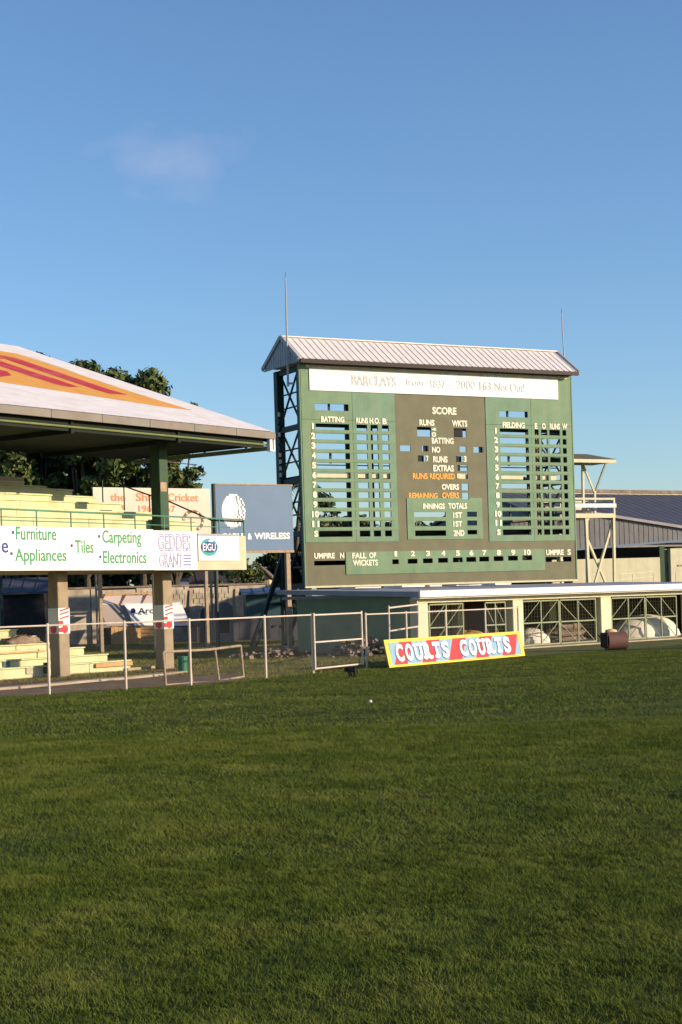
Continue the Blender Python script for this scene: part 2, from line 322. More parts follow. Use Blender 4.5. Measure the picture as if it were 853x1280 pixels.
# ---- blades of grass
def vnoise(x, y, sc_, seed, n_=256):
    g_ = np.random.default_rng(seed).random((n_, n_)); u = x/sc_; v = y/sc_; i0 = np.floor(u).astype(int); j0 = np.floor(v).astype(int)
    fu = u-i0; fv = v-j0; fu = fu*fu*(3-2*fu); fv = fv*fv*(3-2*fv)
    g4 = lambda a, b: g_[a % n_, b % n_]
    return (g4(i0, j0)*(1-fu)+g4(i0+1, j0)*fu)*(1-fv)+(g4(i0, j0+1)*(1-fu)+g4(i0+1, j0+1)*fu)*fv
def blades(name, y0, y1, dens, hgt, wid, seg3=True):
    hw = .222
    area = hw*(y1*y1-y0*y0); n = int(area*dens)
    y = np.sqrt(rng.uniform(y0*y0, y1*y1, n)); x = rng.uniform(-1, 1, n)*(hw*y+.5)
    ex = np.array([e[0] for e in edge]); ey = np.array([e[1] for e in edge]); lim = np.interp(x, ex, ey)
    patch = .5*vnoise(x, y, .11, 1)+.3*vnoise(x, y, .5, 2)+.35*vnoise(x, y, 1.7, 3)
    keep = (y < lim-.05) & (rng.random(n) < .35+1.0*patch)
    x = x[keep]; y = y[keep]; patch = patch[keep]; n = len(x)
    h = hgt*rng.uniform(.5, 1.2, n)*(.3+1.35*patch**1.4); wd = wid*rng.uniform(.6, 1.3, n)
    a = rng.uniform(0, 2*np.pi, n); ln_ = rng.uniform(.3, 1.5, n)*h
    la = rng.uniform(0, 2*np.pi, n)+0*h; bias = 6.28*vnoise(x, y, .35, 5)
    dx, dy = np.cos(a)*wd/2, np.sin(a)*wd/2
    lx, ly = np.cos(la)*ln_+np.cos(bias)*h*.5, np.sin(la)*ln_+np.sin(bias)*h*.5
    if seg3:
        V = np.stack([np.stack([x-dx, y-dy, 0*h-.004], 1), np.stack([x+dx, y+dy, 0*h-.004], 1),
                      np.stack([x-dx*.8+lx*.35, y-dy*.8+ly*.35, h*.6], 1), np.stack([x+dx*.8+lx*.35, y+dy*.8+ly*.35, h*.6], 1),
                      np.stack([x+lx, y+ly, h], 1)], 1).reshape(-1, 3)
        b = np.arange(n)[:, None]*5
        T = np.concatenate([b+np.array([[0, 1, 3]]), b+np.array([[0, 3, 2]]), b+np.array([[2, 3, 4]])])
    else:
        V = np.stack([np.stack([x-dx, y-dy, 0*h-.004], 1), np.stack([x+dx, y+dy, 0*h-.004], 1), np.stack([x+lx, y+ly, h], 1)], 1).reshape(-1, 3)
        T = np.arange(n)[:, None]*3+np.array([[0, 1, 2]])
    return grid_mesh_from_np(name, V, T, blade_m)
tag(blades('grass', 8.3, 15, 7600, .047, .0038), 'thick green grass of the outfield nearest the camera', 'grass', kind='stuff')
tag(blades('grass', 15, 30, 2900, .050, .0075, False), 'short green grass across the middle of the outfield', 'grass', kind='stuff')
tag(blades('grass', 30, 64, 520, .042, .014, False), 'short green grass in front of the far fence', 'grass', kind='stuff')

def rough_blades(n=260000):
    y = np.sqrt(rng.uniform(46**2, 104**2, n)); x = rng.uniform(-.222, .06, n)*y
    ex = np.array([e[0] for e in edge]); ey = np.array([e[1] for e in edge]); lim = np.interp(x, ex, ey)
    dirt = (x < -3.2) & (y < lim+5.5+(-3.2-x)*.6)
    k = (y > lim+.1) & ~dirt & (rng.random(n) < .3+vnoise(x, y, 1.3, 8)*.8) & (y < 100); x = x[k]; y = y[k]; n = len(x)
    h = rng.uniform(.03, .09, n)*(.4+vnoise(x, y, 2.2, 9)); w_ = rng.uniform(.015, .035, n); a = rng.uniform(0, 6.28, n); la = rng.uniform(0, 6.28, n)
    dx, dy = np.cos(a)*w_/2, np.sin(a)*w_/2
    V = np.stack([np.stack([x-dx, y-dy, 0*h-.012], 1), np.stack([x+dx, y+dy, 0*h-.012], 1), np.stack([x+np.cos(la)*h, y+np.sin(la)*h, h], 1)], 1).reshape(-1, 3)
    return grid_mesh_from_np('grass', V, np.arange(n)[:, None]*3+np.array([[0, 1, 2]]), rough_m)
rough_m = grassmat('rough_grass_blade', ((.10, .12, .03), (.17, .17, .05), (.26, .21, .09)), .5, 9, 0)
tag(rough_blades(), 'rough olive grass between the fence and the stone wall', 'grass', kind='stuff')

# dirt strip and kerbs on the left
def strip(name, a, b, m, z, kind='structure'): return sheet(name, a+b[::-1], z, m, kind)
strip('dirt_path', [G(*p)[:2] for p in ((-60, 876.5), (62, 867), (158, 860), (239, 855.5), (300, 850.5))],
      [G(*p)[:2] for p in ((-60, 843), (62, 838), (158, 833), (200, 833), (300, 843))], dirt_mat, -.004)
def kerb(pxs, wdt, hgt, m=kerb_mat):
    mb = MB(); pts = [G(*p)[:2] for p in pxs]
    L_ = [Vector(p) for p in pts]; off = []
    for i in range(len(L_)):
        d = (L_[min(i+1, len(L_)-1)]-L_[max(i-1, 0)]).normalized(); off.append(Vector((-d.y, d.x))*wdt)
    for i in range(len(L_)-1):
        a, b, c, d = L_[i], L_[i+1], L_[i+1]+off[i+1], L_[i]+off[i]
        vs = [(p.x, p.y, z) for z in (-.05, hgt) for p in (a, b, c, d)]
        mb.add(vs, [(0, 3, 2, 1), (4, 5, 6, 7), (0, 1, 5, 4), (1, 2, 6, 5), (2, 3, 7, 6), (3, 0, 4, 7)])
    o = mb.build('kerb', m); o['kind'] = 'structure'; return o
kerb([(-60, 867), (0, 862.5), (60, 858), (110, 853), (160, 849), (205, 844.5), (235, 841)], .55, .07)
kerb([(-60, 852), (0, 848.5), (60, 845.5)], .4, .12)
kerb([(160, 838.5), (194, 835.5)], .3, .1)

# ------------------------------------------------------------------ chain link fence
def mesh_wire(mb, a, b, z0, z1, pitch=.09, r=.0018):
    a = Vector(a); b = Vector(b); L_ = (b-a).length; d = (b-a)/L_; H_ = z1-z0
    s = -H_
    while s < L_:
        for sg in (1, -1):
            t0, t1 = s, s+H_; q0, q1 = (z0, z1) if sg == 1 else (z1, z0)
            c0, c1 = max(0, t0), min(L_, t1)
            if c1-c0 > .02:
                f0 = (c0-t0)/H_; f1 = (c1-t0)/H_
                mb.tube((*(a+d*c0), q0+(q1-q0)*f0), (*(a+d*c1), q0+(q1-q0)*f1), r, n=3, cap=False)
        s += pitch*1.4
FZ = 1.97
fence_px = [(-40, 875), (62, 868), (158, 862), (239, 857), (333, 848), (392, 842)]
def fence(px_or_pts, label, r=.038, zt=FZ, mid=None, skip_last=False):
    pts = [Vector(p[:2]) for p in px_or_pts]
    root = empty('chain_link_fence', (*pts[0], 0)); tag(root, label, 'fence')
    o2 = pts[0]
    Lp = [p-o2 for p in pts]
    for i, p in enumerate(Lp):
        if skip_last and i == len(Lp)-1: continue
        MB().tube((*p, -.05), (*p, zt+.03), r, n=8).build('post', fence_paint, root)
    wm = MB()
    for i in range(len(Lp)-1):
        a, b = Lp[i], Lp[i+1]
        MB().tube((*a, zt-.03), (*b, zt-.03), .026, n=6).build('top_rail', fence_paint, root)
        mesh_wire(wm, a, b, .04, zt-.04)
    build_nn(wm, 'wire_mesh', wire_grey, root)['kind'] = 'stuff'
    return root
fence([G(*p) for p in fence_px], 'chain link fence on pale pipe posts along the left boundary')
gA = Vector(G(394.5, 842)[:2]); gB = Vector(G(454, 835.5)[:2]); fE = Vector(G(459, 835)[:2])
fR = Vector(P(647, 0, 64)[:2]); fR = Vector(((647-CX+.1)/F*64, 64.0))
segs = [fE+(fR-fE)*t for t in (0, .24, .49, .76, 1)]
fence([(p.x, p.y) for p in segs], 'chain link fence rising behind the red and blue advertising board', zt=1.9)
root = empty('fence_gate', (*gA, 0)); tag(root, 'white pipe gate with a middle rail standing closed behind the black dog', 'gate')
q = gB-gA
for p0 in (Vector((0, 0)), q): MB().tube((*p0, .12), (*p0, 2.0), .035).build('gate_stile', fence_paint, root)
for z_ in (.16, 1.03, 1.93): MB().tube((0, 0, z_), (*q, z_), .03).build('gate_rail', fence_paint, root)
wm = MB(); mesh_wire(wm, (0, 0), q, .17, 1.92); build_nn(wm, 'wire_mesh', wire_grey, root)['kind'] = 'stuff'
# loose gate frame leaning against the fence
def px_frame(name, corners, extra, Y0, Y1, x0, x1, m, label, cat, r=.028):
    def pt(p): 
        t = (p[0]-x0)/(x1-x0); return Vector(P(p[0], p[1], Y0+(Y1-Y0)*t))
    c = [pt(p) for p in corners]; base = Vector((c[-1].x, c[-1].y, 0)); root = empty(name, base); tag(root, label, cat)
    for i in range(len(c)): MB().tube(c[i]-base, c[(i+1) % len(c)]-base, r).build('frame_bar', m, root)
    for a, b in extra: MB().tube(pt(a)-base, pt(b)-base, r*.9).build('frame_bar', m, root)
    return root
px_frame('gate_frame', [(204, 815), (262, 812), (301, 807), (304.5, 846), (272, 852), (207.5, 856.5)], [((269, 811), (274, 850.5)), ((236, 815), (240.5, 854))], 48.2, 51.4, 207, 304, timber,
         'loose pale gate frame with bowed rails leaning against the left fence', 'gate frame', .04)
px_frame('side_gate', [(486, 760), (523, 755.5), (523, 783), (487, 789)], [((486, 757), (487, 810))], 60, 66.5, 486, 523, fence_paint,
         'small open pipe gate beside the left corner of the long store', 'gate', .035)

# ------------------------------------------------------------------ long low store building (frame L)
L = Fr(G(530, 817.5), 41)
root = frame_root('store_building', L); tag(root, 'long low cream store with green lattice gates and a pale flat roof below the scoreboard', 'building')
XE = 24.0; DEP = 8.0; HF = 2.32
def Lx(px, py=780, y=0): return L.at(px, py, y)[0]
piers = [(Lx(522), Lx(536)), (Lx(642), Lx(655)), (Lx(752), Lx(765)), (Lx(861), Lx(874))]
x0 = piers[0][0]
for a, b in piers: MB().box(a, b, 0, .45, 0, HF-.16).build('pillar', cream, root, .02)
MB().box(x0-.02, XE, -.03, .42, HF-.16, HF+.12).build('lintel', cream, root, .01)
# roof: a sloping slab with thick white fascia
MB().prismx([(-.5, HF+.10), (DEP+1, HF+.42), (DEP+1, HF+.62), (-.5, HF+.33)], x0-.35, XE).build('roof', blue_grey_roof, root)
MB().box(x0-.38, XE, -.62, -.505, HF+.08, HF+.37).build('fascia', white_paint, root, .02)
MB().box(x0-.3, XE, -.50, -.03, HF+.03, HF+.09).build('soffit', white_paint, root)
MB().box(x0, x0+.2, .45, DEP, 0, HF+.2).build('side_wall', wall_teal, root)
MB().box(x0-.06, x0-.01, -.4, DEP+1, HF+.16, HF+.30).build('side_barge_board', blue_grey_roof, root)
MB().box(x0+.2, XE, DEP-.25, DEP, 0, HF+.2).build('rear_wall', brown_wall, root)
MB().box(XE-.2, XE, .5, DEP-.25, 0.06, HF+.2).build('side_wall', brown_wall, root)
MB().box(x0+.2, XE, .5, DEP-.25, .0, .06).build('floor', dirt_mat, root)
MB().box(x0, XE, -.9, .5, -.03, .045).build('apron', kerb_mat, root)
for px_, yy in ((577, 6), (692, 6.5), (1000, 6)):
    xx = Lx(px_, 780, yy)
    if xx < XE: MB().box(xx-.25, xx+.25, yy, yy+.4, 0, HF).build('inner_pillar', cream, root)
MB().tube((x0-.1, -.12, .0), (x0-.1, -.12, HF), .05).build('downpipe', fence_paint, root)
for k in range(int((XE-x0)/.9)):
    MB().box(x0+.3+k*.9, x0+.38+k*.9, .46, DEP-.3, HF-.1, HF+.08).build('rafter', brown_wall, root)
# roof handrail at right
for px_ in (791, 817, 845):
    xx, zz = L.at(px_, 720, 6.5); MB().tube((xx, 6.5, HF+.4), (xx, 6.5, HF+1.0), .022).build('rail_post', cream, root)
for z_ in (HF+.72, HF+1.0): MB().tube((Lx(775, 715, 6.5), 6.5, z_), (XE, 6.5, z_+.12), .02).build('roof_rail', cream, root)
for k in range(7):
    xa = x0+1+random.uniform(0, 18); MB().box(xa, xa+random.uniform(.6, 2), DEP-1.8, DEP-.6, HF+.6, HF+.63+random.random()*.05).build('loose_sheet', roof_white, root)

def lattice_gate(xa, xb, nv, label, dirs, y=.2, z0=.09, z1=HF-.24):
    r = empty('lattice_gate', L.wor(xa, y, 0), 41); tag(r, label, 'gate', 'lattice gates of the long store')
    wd = xb-xa; zm = z0+(z1-z0)*.5
    for k in range(nv+1): MB().box(wd*k/nv-.03, wd*k/nv+.03, -.03, .03, z0, z1).build('upright', gate_green, r)
    for z_ in (z0, zm, z1): MB().box(0, wd, -.05, -.031, z_-.03, z_+.03).build('cross_rail', gate_green, r)
    for row, (za, zb) in enumerate(((zm, z1), (z0, zm))):
        for k in range(nv):
            d = dirs[k]
            a, b = wd*k/nv+.03, wd*(k+1)/nv-.03
            if d == '/': MB().bar((a, .045, za+.03), (b, .045, zb-.03), .035, .03).build('brace', gate_green, r)
            if d == 'b': MB().bar((a, .045, zb-.03), (b, .045, za+.03), .035, .03).build('brace', gate_green, r)
    g = MB()
    for k in range(int((z1-z0)/.16)): g.tube((0, .0, z0+k*.16), (wd, .0, z0+k*.16), .0025, n=3, cap=False)
    for k in range(int(wd/.2)): g.tube((k*.2, .0, z0), (k*.2, .0, z1), .0025, n=3, cap=False)
    build_nn(g, 'wire_mesh', gate_green, r)['kind'] = 'stuff'
lattice_gate(Lx(541), Lx(583), 2, 'half of the first lattice gate, folded open at the left pillar', '//')
lattice_gate(Lx(611), Lx(636), 2, 'half of the first lattice gate, left of the second pillar', 'bb')
lattice_gate(Lx(658), Lx(703), 2, 'left half of the closed lattice gate between second and third pillars', '//')
lattice_gate(Lx(704.5), Lx(749), 2, 'right half of the closed lattice gate between second and third pillars', 'bb')
lattice_gate(Lx(769), Lx(810.5), 2, 'left half of the lattice gate in front of the white mound', '//')
lattice_gate(Lx(812), Lx(850), 2, 'right half of the lattice gate in front of the white mound', 'bb')

# things inside the store
def mound(name, cx, cy, rx, ry, h, m, label, cat, seed, rough=.08, fr=L, base=.06):
    r_ = random.Random(seed); mb = MB(); nu, nv = 22, 8; vs = []
    for j in range(nv+1):
        t = j/nv*math.pi/2
        for i in range(nu):
            a = i/nu*2*math.pi; k = 1+r_.uniform(-rough, rough)
            vs.append((math.cos(a)*math.cos(t)*rx*k, math.sin(a)*math.cos(t)*ry*k, h*math.sin(t)**.9*(1+r_.uniform(-rough, rough)*.6)))
    fs = [(j*nu+i, j*nu+(i+1) % nu, (j+1)*nu+(i+1) % nu, (j+1)*nu+i) for j in range(nv) for i in range(nu)]
    mb.add(vs, fs); o = mb.build(name, m, smooth=True); o.location = fr.wor(cx, cy, base); o.rotation_euler = (0, 0, fr.a)
    tag(o, label, cat); return o
xx = Lx(806, 790, 2.6)
mound('covered_mound', xx, 2.6, 2.35, 1.3, 1.12, tarp, 'large white tarpaulin mound behind the right lattice gate', 'tarpaulin', 1, .03)
mound('covered_mound', Lx(664, 790, 2.6), 2.6, .95, .8, .72, tarp, 'smaller white tarpaulin heap behind the middle lattice gate', 'tarpaulin', 2, .06)
mound('dirt_heap', Lx(700, 790, 3.8), 3.9, 1.6, 1.0, .62, rust_roof, 'brown heap of earth beside the small white tarpaulin heap', 'heap', 3, .15)
mound('dirt_heap', Lx(592, 790, 4), 4.3, 1.3, .9, .7, orange_ply, 'orange heap behind the gap in the first lattice gate', 'heap', 4, .12)
r = empty('rolled_cover', L.wor(Lx(727, 790, 4.2), 4.4, .06), 41); tag(r, 'brown stacked rolls behind the right half of the middle gate', 'rolls')
for k, (a, b) in enumerate(((0, .25), (.5, .25), (.25, .65))): MB().tube((-1.5, a, b), (1.5, a, b), .24, n=12).build('roll', rust_roof, r, smooth=False)

# ------------------------------------------------------------------ scoreboard (frame B)
B = Fr(P(374.5, 454.7, 83), 28); B.o = (B.o[0], B.o[1], 0)
sb = frame_root('scoreboard', B); tag(sb, 'tall green and brown cricket scoreboard with pitched white roof and slotted windows', 'scoreboard')
BW, ZB, ZT = 17.22, 3.17, 14.72
def Bp(px, py, y=0): return B.at(px, py, y)
def rect(x0, x1, y0, y1):                              # photo box -> (xa, xb, za, zb) on the board's face
    a = Bp(x0, y0); b = Bp(x1, y1); c = Bp(x0, y1); d = Bp(x1, y0)
    return ((a[0]+c[0])/2, (b[0]+d[0])/2, (b[1]+c[1])/2, (a[1]+d[1])/2)
holes = []
PIT = .51; WH = .315
def rowz(i): return 11.13-PIT*(i-2)
lc = [Bp(a, 547)[0] for a in (394.8, 436.8, 446, 459.2, 463.5, 472.6, 477.6, 486.2)]
rc = [Bp(a, 551)[0] for a in (625, 660.6, 668.4, 673.6, 676.5, 684.3, 686.8, 700, 703.2, 708)]
for i in range(1, 13):
    zt = rowz(i)
    for cs in (lc, rc):
        for k in range(0, len(cs), 2): holes.append((cs[k], cs[k+1], zt-WH, zt))
r0 = rect(393.9, 436, 504.9, 513.3); holes.append((lc[0], lc[1], r0[2], r0[3]))
r0 = rect(623.4, 659.8, 514, 521.6); holes.append((rc[0], rc[1], r0[2], r0[3]))
center = [(521.7, 538.5, 533.7, 545.6), (567.4, 583, 535.4, 546.7), (500.4, 513.6, 556.6, 564), (527.8, 536, 557, 564.4), (575, 583, 558, 565.2), (592, 604.6, 558.6, 565.8),
          (522.5, 535.7, 569, 577), (570.3, 583.3, 569.8, 577.6), (572.3, 584.5, 581.5, 588.6), (571, 585.3, 591.8, 598.5), (577.2, 586, 604.6, 613), (578, 586.3, 615.8, 624),
          (517.5, 556.9, 640, 646.2), (583.8, 596, 639.6, 646), (518.4, 557.3, 651.2, 657.8), (584, 596.2, 650.6, 657), (518.8, 557.6, 663, 670), (584.2, 596.4, 662.5, 668)]
for c_ in center: holes.append(rect(*c_))
fx = [494.3, 515.6, 534.6, 553.6, 572, 588.8, 605, 623, 641, 658.8]
for k, f_ in enumerate(fx):
    yy = 698.6-(f_-515)*.031*.98
    wv = 4.1 if k == 0 else 6.1
    holes.append(rect(f_-wv, f_+wv, yy, yy+6))
umN = rect(393, 432, 700.8, 706.6); umS = rect(682, 714.6, 696, 702.2); holes += [umN, umS]
build_nn(holed(0, BW, ZB, ZT, holes, 0, .06), 'board_panel', board_brown, sb)
gx1 = Bp(494.9, 560)[0]; gx2 = Bp(608, 560)[0]; gz = Bp(500, 677)[1]; gz2 = Bp(660, 676.5)[1]
board_green2 = mat('board_green_cooler', (.145, .26, .17), .7, .12, 1.2, dirt=(.22, .27, .18), dirtamt=.7, dscale=.9, streak=True)
ml = (lc[1]+lc[2])/2; mr_ = (rc[1]+rc[2])/2
for xa_, xb_, zz_, mm in ((.02, ml, gz, board_green), (ml, gx1, gz, board_green2), (gx2, mr_, gz2, board_green2), (mr_, BW-.02, gz2, board_green)):
    zs_ = (zz_, 11.85, ZT-.02)
    for za, zb_ in zip(zs_[:-1], zs_[1:]): build_nn(holed(xa_+.009, xb_-.009, za+.008, zb_-.008, holes, -.03, -.002), 'green_panel', mm, sb)
for z_ in (5.35, 8.0, 10.55): MB().box(gx1+.03, gx2-.03, -.006, -.001, z_, z_+.018).build('joint_strip', gutter_dark, sb) if False else None
ip = rect(509, 603, 622.5, 674); build_nn(holed(*ip, holes, -.035, -.002), 'innings_panel', board_green, sb)
fp = rect(432.2, 681, 688, 715.5); build_nn(holed(*fp, holes, -.04, -.002), 'wickets_panel', board_green, sb)
# board edge frames and cross battens between rows
MB().box(-.07, -.002, -.035, .12, ZB-.05, ZT).build('edge_trim', board_green, sb)
MB().box(BW+.002, BW+.07, -.035, .12, ZB-.05, ZT).build('edge_trim', board_green, sb)
MB().box(-.07, BW+.07, -.05, .12, ZB-.10, ZB-.002).build('bottom_trim', cream, sb)
for cs, xa, xb in ((lc, lc[0]-.25, lc[-1]+.2), (rc, rc[0]-.25, rc[-1]+.15)):
    for i in range(1, 12): MB().box(xa, xb, -.048, -.032, rowz(i)-PIT+.03, rowz(i)-WH-.03).build('slat', board_green, sb)
bn = rect(386, 704, 456.8, 487.5)
MB().box(.52, 15.95+.35, -.075, -.032, 13.36, 14.52).build('banner_board', white_sheet, sb)
MB().box(.35, BW-.3, -.062, -.032, 14.54, 14.68).build('top_batten', cream, sb)
def bt(body, x0, x1, y0, y1, m=txt_cream, bold=.034, y=-.036, label=None):
    a, b, c, d = rect(x0, x1, y0, y1); return lettering(body, sb, a, b, c, d, y, m, bold, thick=.02, label=label)
yb = -.064
a, b, c, d = rect(439, 494, 470.5, 482.5); lettering('BARCLAYS', sb, a, b, c, d, -.08, txt_grey, 0, outline=.012)
for s_, x0_, x1_, y0_, y1_, m_ in (('from', 507, 528, 474, 482, txt_faint), ('1837', 538, 556, 475, 485, txt_faint), ('-', 561, 565, 475, 485, txt_faint), ('2000', 570, 593, 476, 486.5, txt_faint), ('163', 599, 613, 478, 488, txt_grey), ('Not Out!', 618, 655, 479, 489.5, txt_faint)):
    bt(s_, x0_, x1_, y0_, y1_, m_, -.004, y=-.078)
S0 = -.002
for t_ in (('SCORE', 540.4, 570.5, 509.6, 517.7), ('RUNS', 524.4, 543, 525, 531.8), ('WKTS', 565, 584, 526, 533), ('BATTING', 539.7, 566.8, 547.7, 554.5), ('NO', 540, 550.3, 558.8, 565.5),
           ('RUNS', 541.4, 559.4, 570.7, 577.8), ('EXTRAS', 541.7, 567.3, 581.8, 589), ('OVERS', 552.2, 573.8, 605.5, 611.8)): bt(*t_, y=S0)
bt('RUNS', 515.9, 534.5, 591.9, 598.6, txt_orange, y=S0); bt('REQUIRED', 537.2, 568.5, 592.2, 598.6, txt_orange, y=S0)
bt('REMAINING', 511, 547, 616.4, 623, txt_orange, y=S0); bt('OVERS', 552.5, 573.8, 616, 622.6, txt_orange, y=S0)
for t_ in (('INNINGS', 528.4, 555.5, 629.7, 636), ('TOTALS', 560, 583.3, 629.3, 635.8), ('1ST', 566, 577.2, 640.8, 647), ('1ST', 566.2, 577.4, 651.8, 658), ('2ND', 566.5, 580, 663, 669.8)): bt(*t_, y=-.036)
for t_ in (('FALL', 440, 457.5, 691.4, 697.8), ('OF', 461, 469.7, 691, 697.3), ('WICKETS', 440.6, 471.9, 700.2, 706.8)): bt(*t_, y=-.041)
for t_ in (('UMPIRE', 392.8, 418.5, 691.6, 697.9), ('N', 425, 430.3, 691.2, 697.6), ('UMPIRE', 682.6, 704.5, 687.4, 693.6), ('S', 709.2, 713.6, 687, 693.3)): bt(*t_, y=S0)
for k, f_ in enumerate(fx):
    yy = 689.6-(f_-494)*.031*.4; hw = 1.6 if k == 0 else (4 if k == 9 else 2.6)
    bt(str(k+1), f_-hw, f_+hw, yy-.2, yy+5.8, y=-.041)
for t_ in (('BATTING', 401, 430, 521.2, 527.6), ('RUNS', 445, 459.6, 522.8, 529), ('H.O.', 461.5, 474.6, 523, 529.4), ('B', 477.8, 483, 523.6, 530), ('FIELDING', 627.8, 655.4, 528.4, 534.8),
           ('E', 667.9, 671.2, 529.6, 536), ('O', 677, 681.6, 529.6, 536), ('RUNS', 686.7, 699.3, 530, 536.4), ('W', 702.2, 708.6, 530, 536.4)): bt(*t_)
xa = Bp(390.3, 534)[0]; xb = Bp(619, 541)[0]
for i in range(1, 13):
    s_ = 'S' if i == 12 else str(i); hw = .05 if i == 1 else (.21 if i in (10, 11) else .12)
    zt = rowz(i)
    for xc in (xa+.02, xb+.02): lettering(s_, sb, xc-hw, xc+hw, zt-.29, zt, -.036, txt_cream, .045, thick=.02)
# number plates hung in the windows
for (x0_, x1_, y0_, y1_, s_) in ((538.8, 545.4, 534.5, 539, '4'), (538.8, 545.4, 540, 546.4, '0'), (532, 535.8, 569.6, 577, '7'), (578.8, 583.4, 570, 577.8, '3'), (571, 577, 592, 598, '')):
    a, b, c, d = rect(x0_, x1_, y0_, y1_); p_ = MB().box(a, b, -.03, -.003, c, d).build('number_plate', board_green if s_ else cream, sb)
    if s_: lettering(s_, sb, a+.03, b-.03, c+.02, d-.02, -.031, txt_cream, .02)
# steel tower behind
ends = (.30, BW-.3)
YF, YR = .42, 3.05
post_x = [.25, Bp(434.8, 560, .42)[0], Bp(464.6, 560, .42)[0], Bp(561, 560)[0]+.6, Bp(659.3, 560, .42)[0], BW-.25]
for k, x_ in enumerate(post_x):
    wv = .36 if k in (0, 5) else (.13 if k in (2, 4) else .2)
    MB().box(x_-wv/2, x_+wv/2, YF-wv/2, YF+wv/2, 0, ZT).build('front_leg', dark_green, sb)
    if k in (0, 5): MB().box(x_-.2, x_+.2, YR-.2, YR+.2, 0, ZT).build('rear_leg', dark_green, sb)
for px_ in (416.8, 640):
    x_ = Bp(px_, 560)[0]; MB().box(x_-.05, x_+.05, .3, .4, 9.6, 10.3).build('stay', dark_green, sb); MB().box(x_-.05, x_+.05, .3, .4, 12.0, ZT).build('stay', dark_green, sb); MB().box(x_-.04, x_+.04, .3, .4, 6.3, 7.4).build('stay', dark_green, sb)
def endtruss(x_):
    zl = [ZT-.12, 11.55, 8.75, 5.95, 3.2, .3]
    for z_ in zl[:-1]: MB().box(x_-.1, x_+.1, YF+.18, YR-.2, z_-.14, z_+.14).build('end_beam', dark_green, sb)
    for a, b in zip(zl[:-1], zl[1:]):
        MB().bar((x_-.06, YF+.18, a-.14), (x_-.06, YR-.2, b+.14), .09, .07).build('brace', dark_green, sb)
        MB().bar((x_+.06, YR-.2, a-.14), (x_+.06, YF+.18, b+.14), .09, .07).build('brace', dark_green, sb)
        for f_ in (.4, .64): MB().box(x_-.02, x_+.02, YF+.18, YR-.2, a+(b-a)*f_-.04, a+(b-a)*f_+.04).build('tie_bar', dark_green, sb)
endtruss(.25); endtruss(BW-.25)
# pale lacing strips on the rear leg at the left end
for k in range(14):
    z_ = 12.3-k*.36
    MB().box(.04, .12, YR-.34, YR-.205, z_, z_+.22).build('lacing_plate', cream if k in (0, 3, 6, 7, 8, 9) else dark_green, sb)
# raking struts at the left foot
for a, b in (((.2, YR, 4.6), (-.9, YR+2.0, 0)), ((.2, YR, 3.6), (.0, YR-1.2, 0)), ((.2, YR, 5.0), (-1.2, YR+1.0, 0)), ((.1, YF, 3.0), (-.5, YF+1.3, 0))):
    MB().bar(a, b, .2, .2).build('raking_strut', dark_green, sb)
for z_ in (1.0, 2.2): MB().box(-.6, .2, YR, YR+.12, z_, z_+.15).build('tie_bar', dark_green, sb)
# walkways
MB().box(.5, BW-.5, .55, 1.5, 11.74, 11.82).build('walkway', dark_green, sb)
MB().box(.5, BW-.5, .55, .75, rowz(1)-.10, rowz(1)+.12).build('walkway_edge', dark_green, sb)
cz = Bp(410, 594)[1]
MB().box(.5, BW-.5, 1.0, YR, cz-.02, cz+.1).build('walkway', dark_green, sb)
MB().box(.5, rc[0]+1.55, .1, .2, cz-.12, cz+.13).build('walkway_edge', cream, sb)
MB().box(rc[2], BW-1.1, .1, .2, cz-.12, cz+.13).build('walkway_edge', cream, sb)
MB().tube((.5, .95, cz+.62), (BW-.5, .95, cz+.62), .03).build('guard_rail', dark_green, sb)
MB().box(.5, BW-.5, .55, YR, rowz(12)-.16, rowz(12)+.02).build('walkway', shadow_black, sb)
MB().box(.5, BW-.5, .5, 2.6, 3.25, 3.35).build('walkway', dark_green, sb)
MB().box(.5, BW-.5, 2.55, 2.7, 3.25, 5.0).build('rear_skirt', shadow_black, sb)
# ladders and braces behind the right columns
xo = rc[4]+.12
for dx in (0, .22): MB().box(xo+dx-.03, xo+dx+.03, .6, .66, 3.3, 11.6).build('ladder_rail', orange_ply, sb)
for k in range(24): MB().box(xo, xo+.22, .62, .65, 3.5+k*.33, 3.54+k*.33).build('ladder_rung', orange_ply, sb)
random.seed(5)
for k, (za, zb_) in enumerate(((11.5, 9.9), (9.9, 8.3), (8.2, 6.6), (6.6, 5.0), (5.0, 3.4))):
    MB().bar((rc[6]-.2, 1.6, za), (rc[9]+.3, 1.6, zb_), .08).build('brace', dark_green, sb)
    MB().bar((rc[6]+.1, 2.6, zb_), (rc[9]+.1, 2.6, za), .08).build('brace', dark_green, sb)
MB().box(rc[4]-.1, rc[9]+.2, .8, .9, rowz(4)-WH-.1, rowz(4)+.02).build('plate_box', dark_green, sb)
for i in (7, 9, 10, 11): MB().box(rc[4]+.05, rc[5]-.02, .8, .9, rowz(i)-WH-.05, rowz(i)-.06).build('plate_box', dark_green, sb)
for i in (10, 11): MB().box(rc[6]+.1, rc[7], .8, .9, rowz(i)-WH+.02, rowz(i)+.04).build('plate_box', dark_green, sb)
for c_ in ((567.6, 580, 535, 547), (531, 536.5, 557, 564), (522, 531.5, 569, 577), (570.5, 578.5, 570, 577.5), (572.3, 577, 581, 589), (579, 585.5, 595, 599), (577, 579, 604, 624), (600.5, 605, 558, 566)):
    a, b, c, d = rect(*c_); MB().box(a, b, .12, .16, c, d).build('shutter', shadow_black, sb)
MB().box(post_x[2]+.4, post_x[4]-.3, .8, .9, 4.1, 4.9).build('store_box', shadow_black, sb)
